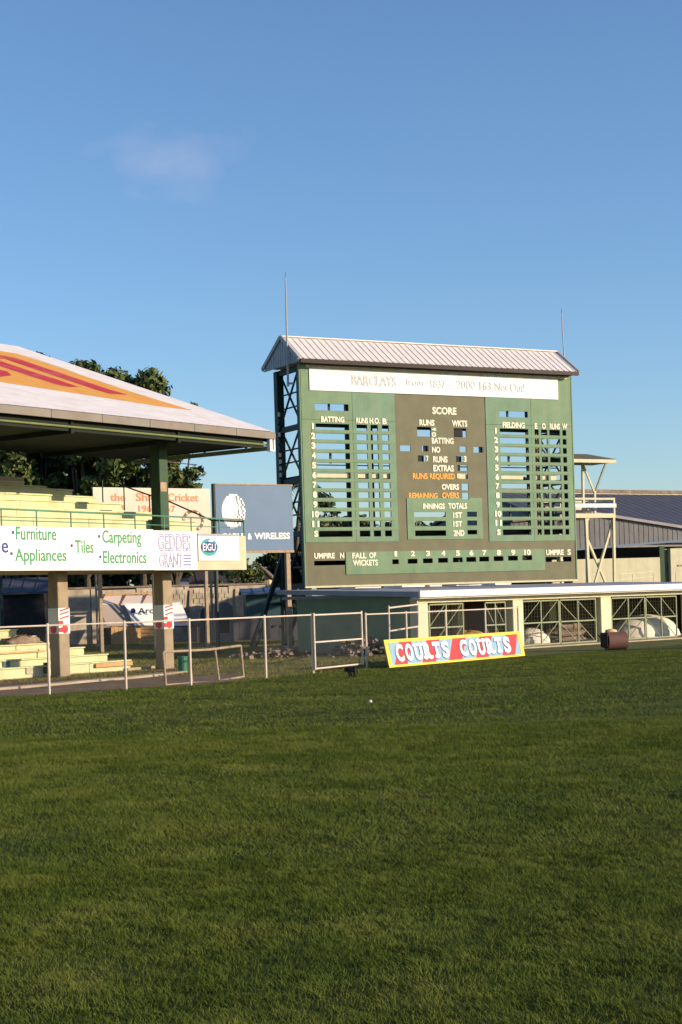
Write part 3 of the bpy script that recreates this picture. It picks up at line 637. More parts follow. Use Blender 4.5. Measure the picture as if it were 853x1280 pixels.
# roof: front and rear slopes of ribbed sheets
RY, RZ, EY, EZ, EY2 = 1.42, 16.28, -.62, 14.88, 3.75
xa, xb = -.28, BW+.10
NS = 23; sw = (xb-xa)/NS
def sheet_mesh(ya, za, yb2, zb2, wv, ribs=2):
    mb = MB(); d = Vector((0, yb2-ya, zb2-za)); nrm = Vector((0, -(zb2-za), yb2-ya)).normalized()
    if nrm.z < 0: nrm = -nrm
    prof = []
    for k in range(ribs):
        x_ = wv*k/ribs; p = wv/ribs
        prof += [(x_, 0), (x_+p*.36, 0), (x_+p*.44, .028), (x_+p*.56, .028), (x_+p*.64, 0)]
    prof.append((wv+.02, .004))
    vs = []
    for x_, h_ in prof:
        for q_ in (Vector((x_, ya, za)), Vector((x_, yb2, zb2))): vs.append(q_+nrm*(h_+.03)); 
    n = len(prof); fs = [(2*i, 2*i+1, 2*i+3, 2*i+2) for i in range(n-1)]
    mb.add(vs, fs); vs2 = [Vector(v)-nrm*.02 for v in vs]; mb.add(vs2, [f[::-1] for f in fs])
    return mb
s0 = build_nn(sheet_mesh(EY, EZ, RY, RZ, sw), 'roof_sheet', roof_white, sb)
s1 = build_nn(sheet_mesh(EY2, EZ+.05, RY, RZ, sw), 'roof_sheet', roof_white, sb)
for k in range(NS):
    for s_ in (s0, s1):
        o = s_ if k == 0 else s_.copy()
        if k: COL.objects.link(o)
        o.location = (xa+k*sw, 0, random.uniform(0, .006))
MB().bar((xa-.03, RY, RZ+.07), (xb+.03, RY, RZ+.07), .28, .05).build('ridge_cap', roof_white, sb)
MB().box(xa, xb, EY-.10, EY+.05, EZ-.20, EZ-.01).build('gutter', gutter_dark, sb)
MB().box(0, BW, -.6, 0.0, 14.735, 14.76).build('soffit', gutter_dark, sb)
for xg in (xa-.02, xb-.06):
    MB().prismx([(EY+.02, EZ-.13), (RY, RZ-.02), (EY2-.02, EZ-.1)], xg, xg+.05).build('gable_end', gable_grey, sb)
    MB().bar((xg-.05 if xg < 0 else xg+.1, EY-.02, EZ+.0), (xg-.05 if xg < 0 else xg+.1, RY, RZ+.05), .1, .2).build('barge_board', gable_grey, sb)
    MB().bar((xg-.05 if xg < 0 else xg+.1, EY2+.02, EZ+.03), (xg-.05 if xg < 0 else xg+.1, RY, RZ+.05), .1, .2).build('barge_board', gable_grey, sb)
for k in range(16):
    y_ = EY+.25+k*.28
    zt_ = RZ-.1-abs(y_-RY)*(RZ-EZ)/(RY-EY)
    if zt_ > EZ: MB().box(xa-.045, xa-.02, y_-.02, y_+.02, EZ-.1, zt_).build('gable_rib', gable_grey, sb)
# masts
def mast(p0, p1, r0_, r1_, label):
    b = Vector(p0); r = empty('mast', b); tag(r, label, 'mast')
    MB().tube((0, 0, 0), Vector(p1)-b, r0_, r1_, 6).build('pole', gable_grey, r)
    d = (Vector(p1)-b); MB().tube(d, d+Vector((0, 0, .25)), .012, n=5).build('rod', dark_green, r)
a0 = B.wor(-.42, .55, 13.6)
mast(a0, P(357, 346, 83.0), .07, .035, 'tall thin mast at the left gable of the scoreboard')
mxx = B.at(706, 450, 2.3)[0]
mast(B.wor(mxx, 2.3, 15.2), Vector(B.wor(mxx, 2.3, 15.2))+(Vector(P(703, 397, 91))-Vector(P(706, 450, 91))).normalized()*3.6, .05, .025, 'short thin mast behind the right end of the scoreboard roof')
r = bpy.data.objects['mast']; MB().box(-.03, .3, -.04, .04, .1, .2).build('bracket', gable_grey, r)

# ------------------------------------------------------------------ left stand (frame S)
S = Fr(G(214, 836), 53)
st = frame_root('grandstand', S); tag(st, 'covered two-deck spectator stand with painted white roof at the left', 'grandstand')
EYs, RYs = -2.0, 12.6; XR = 4.12; XL = -26
ks = (14.38-9.06)/(13.2+2.0); ZE = 9.06
def zr(y): return ZE+ks*(y-EYs)
per = .30; amp = .022
def corr(x): 
    t = (x/per) % 1.0; return amp*(1-abs(2*t-1)*2)
nx = int((XR-XL)/(per/2)); mbt = MB()
xs_ = [XR-k*per/2 for k in range(nx+1)]
for (ya, za, yb_, zb_) in ((EYs, ZE, RYs, zr(RYs)), (RYs, zr(RYs), 2*RYs+2.0, ZE)):
    vs = []; 
    for x_ in xs_: vs += [(x_, ya, za+corr(x_)), (x_, yb_, zb_+corr(x_))]
    fs = [(2*i, 2*i+1, 2*i+3, 2*i+2) for i in range(nx)]
    mbt.add(vs, fs); mbt.add([(a, b, c-.03) for a, b, c in vs], [f[::-1] for f in fs])
roof_panel = mat('white_roof_paint', (.84, .79, .76), .55, .04, 1, dirt=(.58, .47, .40), dirtamt=.45, dscale=1.6)
build_nn(mbt, 'roof', roof_panel, st)
def roof_poly(pxs, m, name, lift, label=None):
    pts = [S.slope(px_, py_, EYs, ZE, ks) for px_, py_ in pxs]
    lo = min(p[0] for p in pts); hi = max(p[0] for p in pts)
    def ints(x_):
        r_ = []
        for i in range(len(pts)):
            (x1, y1), (x2, y2) = pts[i], pts[(i+1) % len(pts)]
            if (x1 <= x_) != (x2 <= x_): r_.append(y1+(y2-y1)*(x_-x1)/(x2-x1))
        return sorted(r_)
    xs2 = sorted({lo+1e-4, hi-1e-4} | {x_ for x_ in xs_ if lo < x_ < hi}); mb = MB()
    for a, b in zip(xs2[:-1], xs2[1:]):
        ia, ib = ints(a), ints(b)
        for k in range(0, min(len(ia), len(ib))-1, 2):
            q_ = [(a, ia[k]), (b, ib[k]), (b, ib[k+1]), (a, ia[k+1])]
            vs = [(x_, y_, zr(y_)+corr(x_)+lift) for x_, y_ in q_]
            mb.add(vs, [(0, 1, 2, 3)])
    o = mb.build(name, m, st)
    if label: o['label'] = label
    return o
roof_poly([(-70, 428), (0, 438.7), (27, 443), (70, 457), (110, 471.6), (155, 487), (200, 500.8), (240, 512.9), (200, 508), (155, 501), (110, 494), (50, 485), (0, 477.4), (-70, 468)], roof_yellow, 'painted_sign', .006, 'orange-yellow painted field on the roof')
roof_poly([(-50, 437), (0, 444.3), (26, 449), (55, 459), (110, 477.4), (135, 486.5), (159, 494), (135, 492), (110, 484.3), (64.5, 469), (32, 457.5), (10, 449.5), (-50, 443)], roof_red, 'painted_stroke', .012, 'long upper red stroke')
roof_poly([(-50, 439), (0, 450.3), (15.5, 455.5), (38.7, 464.5), (72, 474.8), (101, 484.3), (85, 483.8), (72, 481.3), (42.6, 471.8), (15.5, 463), (0, 457.5), (-50, 446)], roof_red, 'painted_stroke', .012, 'middle red stroke')
roof_poly([(-60, 452), (0, 462.6), (9, 464.5), (15, 469.6), (0, 471.5), (-60, 468)], roof_red, 'painted_stroke', .012, 'lowest red stroke')
# eave fascia in lengths, purlins, trusses
xq = XR
k = 0
while xq > XL:
    xn = max(XL, xq-2.35); MB().box(xn+.012, xq, EYs-.10, EYs-.02, ZE-.31, ZE-.035).build('fascia_board', mat('weathered_fascia', (.215, .20, .175), .75, .12, 1.5, dirt=(.22, .12, .08), dirtamt=.4), st, .01); xq = xn
fas_l = MB().prismx([(EYs, ZE-.30), (RYs, zr(RYs)-.30), (RYs, zr(RYs)-.06), (EYs, ZE-.06)], XR-.06, XR).build('verge_board', white_paint, st)
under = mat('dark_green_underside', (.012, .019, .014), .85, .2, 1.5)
for k in range(12):
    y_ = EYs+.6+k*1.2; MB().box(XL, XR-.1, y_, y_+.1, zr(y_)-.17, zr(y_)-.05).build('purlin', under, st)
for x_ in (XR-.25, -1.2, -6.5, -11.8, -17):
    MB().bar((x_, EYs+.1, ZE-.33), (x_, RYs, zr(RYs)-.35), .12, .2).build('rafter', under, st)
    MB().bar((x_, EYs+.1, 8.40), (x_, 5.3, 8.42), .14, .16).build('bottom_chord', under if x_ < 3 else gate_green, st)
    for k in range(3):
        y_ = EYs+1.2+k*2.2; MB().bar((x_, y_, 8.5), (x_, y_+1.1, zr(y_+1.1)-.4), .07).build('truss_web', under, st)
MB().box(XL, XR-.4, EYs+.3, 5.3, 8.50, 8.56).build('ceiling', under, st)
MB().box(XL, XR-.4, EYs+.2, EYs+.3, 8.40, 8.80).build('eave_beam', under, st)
MB().tube((XL, EYs+.15, ZE-.52), (XR-.3, EYs+.15, ZE-.52), .04).build('lower_purlin', mat('olive_purlin', (.16, .19, .07), .6), st)
MB().box(XR-.3, XR-.15, EYs-.04, EYs+.12, ZE-.72, ZE-.3).build('downpipe_head', white_paint, st)
MB().box(XR-.05, XR+.02, EYs-.04, EYs+.04, ZE-.72, ZE-.3).build('downpipe_head', white_paint, st)
MB().box(XR-.3, XR+.02, EYs-.04, EYs+.12, ZE-.78, ZE-.725).build('downpipe_head', white_paint, st)
# deck, parapet and columns
DY = -1.3; ZD0, ZD1 = 3.69, 5.06
XP = S.at(307.8, 690, DY)[0]
MB().box(XL, XP, DY, DY+.12, ZD0, ZD1-.06).build('parapet', mat('beige_parapet', (.56, .48, .34), .75, .08, 2, dirt=(.36, .28, .18), dirtamt=.4), st)
MB().box(XL, XP, DY+.13, 4.2, ZD0+.02, ZD0+.3).build('deck_slab', concrete, st)
c1l = S.loc(G(72, 846))
for x_, zt, full in ((0, 8.9, True), (c1l[0], ZD0, False), (-10.7, ZD0, False), (-10.7-5.35*1, 8.9, True)):
    y_ = .3
    MB().box(x_-.25, x_+.25, y_-.25, y_+.25, 0, ZD0).build('column', col_concrete, st, .02)
    MB().box(x_-.27, x_+.27, y_-.32, y_+.27, 2.95, ZD0-.01).build('column_head', concrete, st) if False else None
    if full: MB().box(x_-.24, x_+.24, y_-.24, y_+.24, ZD0+.31, 8.9).build('upper_post', post_green, st, .02)
    # poster wrapped round the foot of the column
    ps = MB().box(x_-.265, x_+.265, y_-.265, y_+.265, 1.52, 2.42).build('poster_band', white_paint, st)
    zc = 1.6
    for (za, zb_) in ((1.58, 1.74), (1.86, 1.98)): 
        MB().box(x_-.26, x_-.06, y_-.275, y_-.266, za, zb_).build('poster_mark', red_paint, st)
    for c_z, rr in ((1.68, .15),):
        MB().tube((x_+.02, y_-.266, c_z), (x_+.02, y_-.28, c_z), rr, n=14).build('poster_mark', red_paint, st)
        MB().tube((x_-.266, y_+.0, c_z), (x_-.28, y_+.0, c_z), rr, n=14).build('poster_mark', red_paint, st)
    for z_ in (2.05, 2.2, 2.32): MB().bar((x_-.2, y_-.273, z_), (x_+.22, y_-.273, z_+.09), .012, .05).build('poster_mark', red_paint, st)
MB().box(-.24, .1, .055-.03, .058, 6.7, 7.05).build('post_patch', timber, st)
# banner boards on the parapet
xb1 = S.at(245, 690, DY)[0]; xs1 = S.at(191, 690, DY)[0]
br = frame_root('banner', S); tag(br, 'long white banner listing Furniture, Appliances, Tiles, Carpeting and Electronics in green', 'banner')
MB().box(XL, xs1-.01, DY-.07, DY-.02, 3.70, 5.16).build('sheet', white_sheet, br)
def St(body, root_, x0, x1, y0, y1, m, bold=.02, outline=0, label=None):
    a = S.at(x0, (y0+y1)/2, DY-.07)[0]; b = S.at(x1, (y0+y1)/2, DY-.07)[0]; xm = (x0+x1)/2
    zt = S.at(xm, y0, DY-.07)[1]; zb_ = S.at(xm, y1, DY-.07)[1]
    return lettering(body, root_, a, b, zb_, zt, DY-.071, m, bold, outline, .01, label=label)
St('e', br, 2, 10.5, 672.5, 690.5, txt_navy, .012)
for t_ in (('Furniture', 20, 70.5, 659, 674.8), ('Appliances', 19, 83, 686, 701), ('Tiles', 94, 117, 675.5, 691), ('Carpeting', 128, 176.5, 663.5, 678.5), ('Electronics', 129, 183, 689, 703.8)): St(*t_, br and txt_green, .012) if False else St(t_[0], br, *t_[1:], txt_green, .012)
for px_, py_ in ((16.5, 665.5), (14.5, 692), (89.7, 682), (124.2, 670.5), (125.6, 696)):
    a, z_ = S.at(px_, py_, DY-.07); MB().box(a-.05, a+.05, DY-.08, DY-.071, z_-.05, z_+.05).build('bullet', txt_navy, br)
br2 = frame_root('banner', S); tag(br2, 'white banner with thin violet outline lettering at the end of the parapet', 'banner')
MB().box(xs1, xb1, DY-.072, DY-.02, 3.69, 5.13).build('sheet', white_sheet, br2)
St('GEDDES', br2, 197.5, 238, 668, 688.5, txt_violet, 0, .019); St('GRANT', br2, 199, 228, 692, 709, txt_violet, 0, .019)
for k, yy in enumerate((694, 698, 702, 706)): 
    a, z_ = S.at(229.5, yy, DY-.07); b = S.at(239, yy, DY-.07)[0]; MB().box(a, b, DY-.08, DY-.072, z_-.03, z_+.03).build('small_print', txt_violet, br2)
br3 = frame_root('banner', S); tag(br3, 'small white sign with a round teal and navy logo at the deck corner', 'sign')
a0_, z0_ = S.at(247.5, 700, DY); a1_, _ = S.at(298, 700, DY); 
MB().box(a0_, a1_, DY-.06, DY-.01, z0_-.02, S.at(270, 670, DY)[1]).build('sheet', white_sheet, br3)
MB().box(a0_-.02, a1_+.02, DY-.07, DY-.0, S.at(270, 669.6, DY)[1], S.at(270, 667.5, DY)[1]).build('top_strip', gable_grey, br3)
ca, cz_ = S.at(260, 684, DY); cb_ = S.at(270.5, 684, DY)[0]; rx = (cb_-ca)
n = 28; rz_ = .335
MB().prism([(ca+rx*math.cos(i*2*math.pi/n), cz_+rz_*math.sin(i*2*math.pi/n)) for i in range(n)], DY-.072, DY-.061).build('logo_disc', teal_logo, br3)
MB().prism([(ca+rx*1.0*math.cos(t_), cz_+rz_*.62*math.sin(t_)) for t_ in [i*2*math.pi/n for i in range(n)]], DY-.078, DY-.073).build('logo_band', txt_navy, br3)
lettering('EIGU', br3, ca-rx*.78, ca+rx*.72, cz_-.13, cz_+.13, DY-.079, white_sheet, .005, thick=.01)
MB().prism([(ca-.05, cz_+.22), (ca+.12, cz_+.17), (ca+.3, cz_+.27), (ca+.12, cz_+.33)], DY-.078, DY-.073).build('logo_leaf', white_sheet, br3)
for yy in (689, 693): 
    a, z_ = S.at(275, yy, DY-.06); b = S.at(294, yy-6, DY-.06)[0]; MB().bar((a, DY-.065, z_), (b, DY-.065, z_+.14), .006, .025).build('faint_print', txt_faint, br3)
# green rails
ZRt = 5.84; ZRr = 5.63
rl = frame_root('deck_railing', S); tag(rl, 'thin green railing above the white banners with a sloping stair rail', 'railing')
xc = S.at(305, 660, DY)[0]
MB().tube((XL, DY+.06, 5.87-.0), (xc, DY+.06, ZRr), .03).build('top_rail', rail_green, rl)
MB().tube((XL, DY+.06, 5.42), (xc, DY+.06, 5.32), .016).build('mid_rail', rail_green, rl)
for px_ in (2, 46, 89, 130, 169, 205, 239, 274, 305):
    a = S.at(px_, 650, DY+.06)[0]; zt = ZRr+(5.87-ZRr)*(xc-a)/(xc-XL); MB().tube((a, DY+.06, 4.98 if px_ < 300 else 3.8), (a, DY+.06, zt), .024 if px_ < 300 else .035).build('rail_post', rail_green, rl)
xr_ = xc
dpts = [S.atx(px_, py_, xr_) for px_, py_ in ((305, 652), (265, 650.5), (212, 627), (187, 619), (155, 607.5), (128, 598))]
for a, b in zip(dpts[:-1], dpts[1:]): MB().tube((xr_, a[0], a[1]), (xr_, b[0], b[1]), .032).build('stair_rail', post_green, rl)
for k in (1, 3, 4, 5): a = dpts[k]; MB().tube((xr_, a[0], a[1]-(1.0 if k != 1 else 2.0)), (xr_, a[0], a[1]), .028).build('rail_post', post_green, rl)
# upper terrace: risers and treads, each stepping back and ending further left
tr_px = [(245, 653, 0.6), (200, 643, 1.5), (160, 640, 2.4), (152, 631, 3.3), (120, 622.5, 4.2), (91, 614, 5.1), (58, 609.5, 6.0), (30, 604, 6.9)]
prevz = ZD0+.3
for i, (px_, py_, y_) in enumerate(tr_px):
    xe, zt = S.at(px_, py_, y_)
    rz_r = random.Random(i); xq = xe
    while xq > XL+12:
        xn = xq-rz_r.uniform(2.2, 3.2); d_ = rz_r.uniform(0, .03)
        MB().box(xn+.015, xq, y_+d_, y_+.92, prevz-.02, zt).build('terrace_block', cream_step, st)
        MB().box(xn+.02, xq+.004, y_-.05, y_+.1+d_, zt+.002, zt+.045+rz_r.uniform(0, .02)).build('seat_board', cream_step if rz_r.random() > .2 else cream, st); xq = xn
    prevz = zt
xe, zt = S.at(30, 597, 7.9); MB().box(XL, xe, 7.9, 8.2, prevz-.6, zt).build('back_wall', concrete, st)
MB().box(XL, -1, .6, 8.2, ZD0+.32, ZD0+.5).build('terrace_frame', concrete, st)
# slender posts holding the rear of the upper terrace
for px_, py_, rr in ((122.6, 808.5, .07), (196.5, 804.5, .1), (266.3, 803.5, .09), (273.5, 802.5, .1), (4, 812, .1)):
    p = G(px_, py_); r = empty('support_post', p); tag(r, {122.6: 'slender timber post at the left end of the leaning stall', 196.5: 'timber post at the right of the leaning stall, left of the second column',
        266.3: 'left timber post of the close pair before the stone wall', 273.5: 'right, thicker post of the close pair before the stone wall', 4: 'dark post at the far left edge beneath the deck'}[px_], 'post')
    MB().tube((0, 0, -.05), (0, 0, 6.3 if px_ != 266.3 else 5.9), rr, rr*.9, 8).build('pole', timber if px_ != 4 else dark_green, r)
    MB().box(-.14, .14, -.14, .14, 0, .12).build('footing', concrete, r)
# lower terrace
lt = frame_root('lower_terrace', S); tag(lt, 'low stepped rows of yellow benches beneath the deck at the left', 'terrace')
low = [(164.5, 826, 1.0), (135, 818.5, 2.0), (105.5, 810, 3.0), (62, 805, 4.0), (46, 796, 5.0), (21.5, 788, 6.0)]
pz = 0
for i, (px_, py_, y_) in enumerate(low):
    xe, zt = S.at(px_, py_, y_)
    rz_r = random.Random(40+i); xq = xe
    while xq > XL+14:
        xn = xq-rz_r.uniform(1.6, 2.8); d_ = rz_r.uniform(0, .05)
        MB().box(xn+.02, xq, y_+d_, y_+1.02, max(0, pz-.2), zt-rz_r.uniform(0, .02)).build('step', cream_step, lt, .02)
        MB().box(xn+.03, xq, y_-.06+d_, y_+.3, zt+.004, zt+.05).build('nosing', cream_step if rz_r.random() > .25 else cream, lt); xq = xn
    if i == 0: MB().box(xe-1.9, xe+.004, y_-.065, y_-.004, zt-.16, zt-.02).build('bare_timber', orange_ply, lt)
    if i == 2: MB().box(xe-4.9, xe-2.0, y_-.065, y_-.062, zt-.05, zt+.0).build('bare_timber', orange_ply, lt)
    pz = zt
for (x0_, x1_, y0_, y1_, yl, m_) in ((4, 12.5, 825.5, 834, 2.0, teal), (33, 41, 834.5, 843, 1.0, concrete), (54.5, 60.5, 828, 842, 1.0, brown_wall)):
    a, za = S.at(x0_, y1_, yl-.0); b, zb_ = S.at(x1_, y0_, yl-.0); MB().box(a, b, yl-.02, yl-.003, za, zb_).build('painted_patch', m_, lt)
for (px_, py_, y_) in ((22, 797, 4.9), (45, 800, 4.4)):
    a, z_ = S.at(px_, py_, y_); 
mound('rubble_pile', S.at(24, 796, 4.7)[0], 4.55, .9, .3, .3, rubble_mat, 'broken lumps of concrete on the upper yellow bench', 'rubble', 9, .3, S, S.at(46, 800, 4.7)[1]-.1)

# ------------------------------------------------------------------ signs behind the stand
K1 = Fr(P(270, 650, 76), 33)
cw = frame_root('advertising_sign', K1); tag(cw, 'large blue advertising sign with a white dotted globe on tall posts', 'sign')
def K(px_, py_, y=0): return K1.at(px_, py_, y)
x1_, zt = K(365, 607.3); zb_ = K(330, 688)[1]; zt0 = K(272, 606)[1]
MB().box(0, x1_, 0, .08, zb_, zt).build('panel', blue_sign, cw)
MB().box(-.03, x1_+.03, -.03, .11, zt, zt+.06).build('top_trim', timber, cw)
MB().box(.0, x1_, -.03, .08, zb_-.12, zb_-.003).build('bottom_trim', timber, cw)
MB().box(-.09, -.003, -.04, .2, 0, zt+.05).build('post', dark_green, cw)
a = K(359.5, 700)[0]; MB().box(a-.0, a+.22, .085, .28, 0, zb_+.6).build('post', timber, cw)
gc, gz_ = K(292, 642); ge = K(306.5, 642)[0]; rx = ge-gc; rz_ = (K(292, 617.5)[1]-K(292, 660)[1])/2
gz_ = (K(292, 617.5)[1]+K(292, 660)[1])/2
# globe: horizontal bars that break into dashes towards the right
rg = random.Random(3); NB = 17
for k in range(NB):
    t0 = -1+2*(k+.08)/NB; t1 = -1+2*(k+.92)/NB; tm = (t0+t1)/2; hw = math.sqrt(max(0, 1-tm*tm)); z0b, z1b = gz_+rz_*t0, gz_+rz_*t1
    brk = hw*rg.uniform(-.1, .35)+.05; mb = MB()
    full = 1.1/NB*rz_*2 if True else 0
    mb.box(gc-rx*hw, gc+rx*brk, -.012, -.002, z0b-.02, z0b-.02+full)
    mb.build('globe_bar', white_sheet, cw)
    x_ = brk+.03
    while x_ < hw:
        e_ = min(hw+.05, x_+rg.uniform(.14, .3)); MB().box(gc+rx*x_+.01, gc+rx*e_, -.012, -.002, z0b, z1b).build('globe_dash', white_sheet, cw); x_ = e_+rg.uniform(.05, .13)
def Kt(body, x0, x1, y0, y1):
    a = K(x0, 670)[0]; b = K(x1, 670)[0]; xm = (x0+x1)/2; lettering(body, cw, a, b, K(xm, y1)[1], K(xm, y0)[1], -.002, white_sheet, .035)
Kt('CABLE', 277, 306.5, 667, 674.5); Kt('&', 309.5, 315, 667, 674); Kt('WIRELESS', 318, 362.5, 666.3, 673.5)
K2 = Fr(P(117, 640, 79), 33)
sh = frame_root('advertising_sign', K2); tag(sh, 'peach white sign with orange cricket lettering behind the green deck rail', 'sign')
k2 = lambda px_, py_: K2.at(px_, py_)
x1_ = k2(263.5, 650)[0]; zt = k2(190, 610)[1]; zb_ = k2(190, 672)[1]
for i in range(5): MB().box(x1_*i/5+.01, x1_*(i+1)/5-.0, 0, .06, zb_, zt).build('panel', peach, sh)
for x_ in (.3, x1_/2, x1_-.3): MB().box(x_-.08, x_+.08, .07, .23, 0, zt-.1).build('post', timber, sh)
or_t = mat('faded_orange_lettering', (.66, .24, .10), .6, .1)
for s_, a_, b_, y0_, y1_ in (('the', 138, 157, 617, 626), ('Shield', 170, 207, 616.5, 626.3), ('Cricket', 210, 248, 617, 626.5), ('1966 - 67', 173, 219, 632, 639.5)):
    a = k2(a_, 620)[0]; b = k2(b_, 620)[0]; xm = (a_+b_)/2; lettering(s_, sh, a, b, k2(xm, y1_)[1], k2(xm, y0_)[1], -.003, or_t, .012)
a, z_ = k2(153, 634.5); MB().prism([(a-.14, z_+.1), (a+.14, z_+.14), (a+.12, z_-.14), (a, z_+.0)], -.014, -.003).build('corner_mark', or_t, sh)
brn = mat('brown_emblem', (.22, .15, .07), .7, .15)
ec, ez = k2(241.5, 651)
for i in range(26):
    t_ = math.radians(-60+i*12); R_ = .54
    if i > 24: continue
    MB().tube((ec+R_*math.cos(t_), -.003, ez+.9*R_*math.sin(t_)), (ec+R_*math.cos(t_), -.014, ez+.9*R_*math.sin(t_)), .085, n=10).build('emblem_disc', brn, sh)
for i in range(9):
    t_ = math.radians(-50+i*36); MB().tube((ec+.54*math.cos(t_), -.015, ez+.486*math.sin(t_)), (ec+.54*math.cos(t_), -.022, ez+.486*math.sin(t_)), .06, n=8).build('emblem_dot', peach, sh)

# ------------------------------------------------------------------ advertising board leaning on the fence
Cf = Fr(G(487, 835.5), 52)
cb = frame_root('advertising_board', Cf, 0); 
tag(cb, 'long yellow-edged board with red and blue slanted stripes and white block lettering', 'advertising board')
Lc = Cf.at(656.5, 820, 0)[0]; Hc = 1.0; LEAN = .22
inner = empty('board_face', (0, 0, 0)); inner.parent = cb; inner.rotation_euler = (-LEAN, 0, 0)
bpy.data.objects.remove(inner)
cb.rotation_euler = (-LEAN, 0, math.radians(52))
cb.rotation_mode = 'XYZ'
sk = -.02
MB().box(0, Lc, .01, .05, 0.02, Hc).build('backing', timber, cb)
MB().box(0, Lc, -.012, .008, 0.02, .10).build('border', sign_yellow, cb); MB().box(0, Lc, -.012, .008, Hc-.11, Hc).build('border', sign_yellow, cb)
MB().box(0, .2, -.014, .006, .03, Hc-.01).build('border', sign_yellow, cb); MB().box(Lc-.22, Lc, -.014, .006, .03, Hc-.01).build('border', sign_yellow, cb)
def cx(px_): return Cf.at(px_, 820-(px_-487)*.09, .0)[0]
tops = [484.5, 497.5, 513.6, 532, 548.9, 564.8, 581.7, 598.7, 614.6, 631.5, 647.5, 664]
za_, zb2 = .10, Hc-.11
for i in range(len(tops)-1):
    a, b = cx(tops[i])+.35, cx(tops[i+1])+.35; sl_ = .52
    poly = [(a-sl_, za_), (b-sl_, za_), (b, zb2), (a, zb2)]
    poly = [(min(max(x_, .2+.002*i), Lc-.222), z_) for x_, z_ in poly]
    MB().prism(poly, -.004, .009).build('stripe', sky_blue if i % 2 == 0 else red_paint, cb)
slab = {'U': [(0, 1), (1, 1)], 'R': [(0, 0), (1, 0), (0, 1)], 'T': [(.5, 0)], 'C': [], 'O': [], 'S': []}
for word, pxs in (('COURTS', (497, 565.5)), ('COURTS', (577, 642))):
    xa_, xb_ = cx(pxs[0]), cx(pxs[1]); n_ = len(word)
    for i, ch in enumerate(word):
        a = xa_+(xb_-xa_)*i/n_; b = a+(xb_-xa_)/n_*.93; wv = b-a
        for (mm, yy, dx, dz) in ((mid_blue, -.006, -.025, -.03), (white_sheet, -.018, 0, 0)):
            lettering(ch, cb, a+dx+.04, b+dx-.04, .24+dz, .78+dz, yy, mm, .045, thick=.01, name='letter', label=None)
            for (fx_, fz) in slab[ch]:
                cx_ = a+dx+(.0+wv*fx_ if fx_ in (0, 1) else wv*fx_); cx_ = min(max(cx_, a+.12), b-.12)
                zz = (.24 if fz == 0 else .70)+dz
                MB().box(cx_-.15, cx_+.15, yy-.012, yy-.002, zz-.0, zz+.09).build('serif', mm, cb)

# ------------------------------------------------------------------ roller, bin, dog, ball
ro = empty('pitch_roller', G(770, 812), 14); tag(ro, 'rusty brown iron pitch roller standing on the grass by the third pillar', 'roller')
R_ = .37
MB().tube((-.42, 0, R_), (.42, 0, R_), R_, n=28).build('drum', rust_brown, ro)
for s_ in (-1, 1):
    MB().tube((s_*.425, 0, R_), (s_*.50, 0, R_), .07, n=10).build('axle', shadow_black, ro)
    MB().bar((s_*.5, 0, R_), (s_*.5, .62, .62), .04, .08).build('frame_arm', rust_brown, ro)
MB().box(-.54, -.47, -.34, .34, .1, .72).build('side_plate', shadow_black, ro, .04)
MB().bar((-.52, .62, .62), (.52, .62, .62), .05).build('handle_bar', rust_brown, ro)
mound('folded_sack', 0, 0, .27, .15, .13, sack, 'pale sacking folded on top of the iron roller', 'sack', 12, .2, Fr(tuple(Vector(G(770, 812))+Vector((-.18, 0, 0))), 14), .735)
bn_ = empty('rubbish_bin', G(229, 840)); tag(bn_, 'small green drum bin beside the second column', 'bin')
MB().tube((0, 0, 0), (0, 0, .52), .165, .175, 16).build('drum', bin_green, bn_); MB().tube((0, 0, .52), (0, 0, .56), .19, n=16).build('rim', bin_green, bn_)
for z_ in (.17, .35): MB().tube((0, 0, z_), (0, 0, z_+.025), .185, n=16).build('hoop', bin_green, bn_)
def skin(name, vs, es, rad, m, root_idx=0, sub=2):
    me = bpy.data.meshes.new(name); me.from_pydata(vs, es, []); me.materials.append(m); o = bpy.data.objects.new(name, me); COL.objects.link(o)
    s_ = o.modifiers.new('skin', 'SKIN'); s_.use_smooth_shade = True
    for i, r_ in enumerate(rad): me.skin_vertices[0].data[i].radius = (r_, r_) if not isinstance(r_, tuple) else r_; me.skin_vertices[0].data[i].use_root = (i == root_idx)
    ss = o.modifiers.new('sub', 'SUBSURF'); ss.levels = sub; ss.render_levels = sub
    dg = bpy.context.evaluated_depsgraph_get(); dg.update(); m2_ = bpy.data.meshes.new_from_object(o.evaluated_get(dg)); o.modifiers.clear(); o.data = m2_
    return o
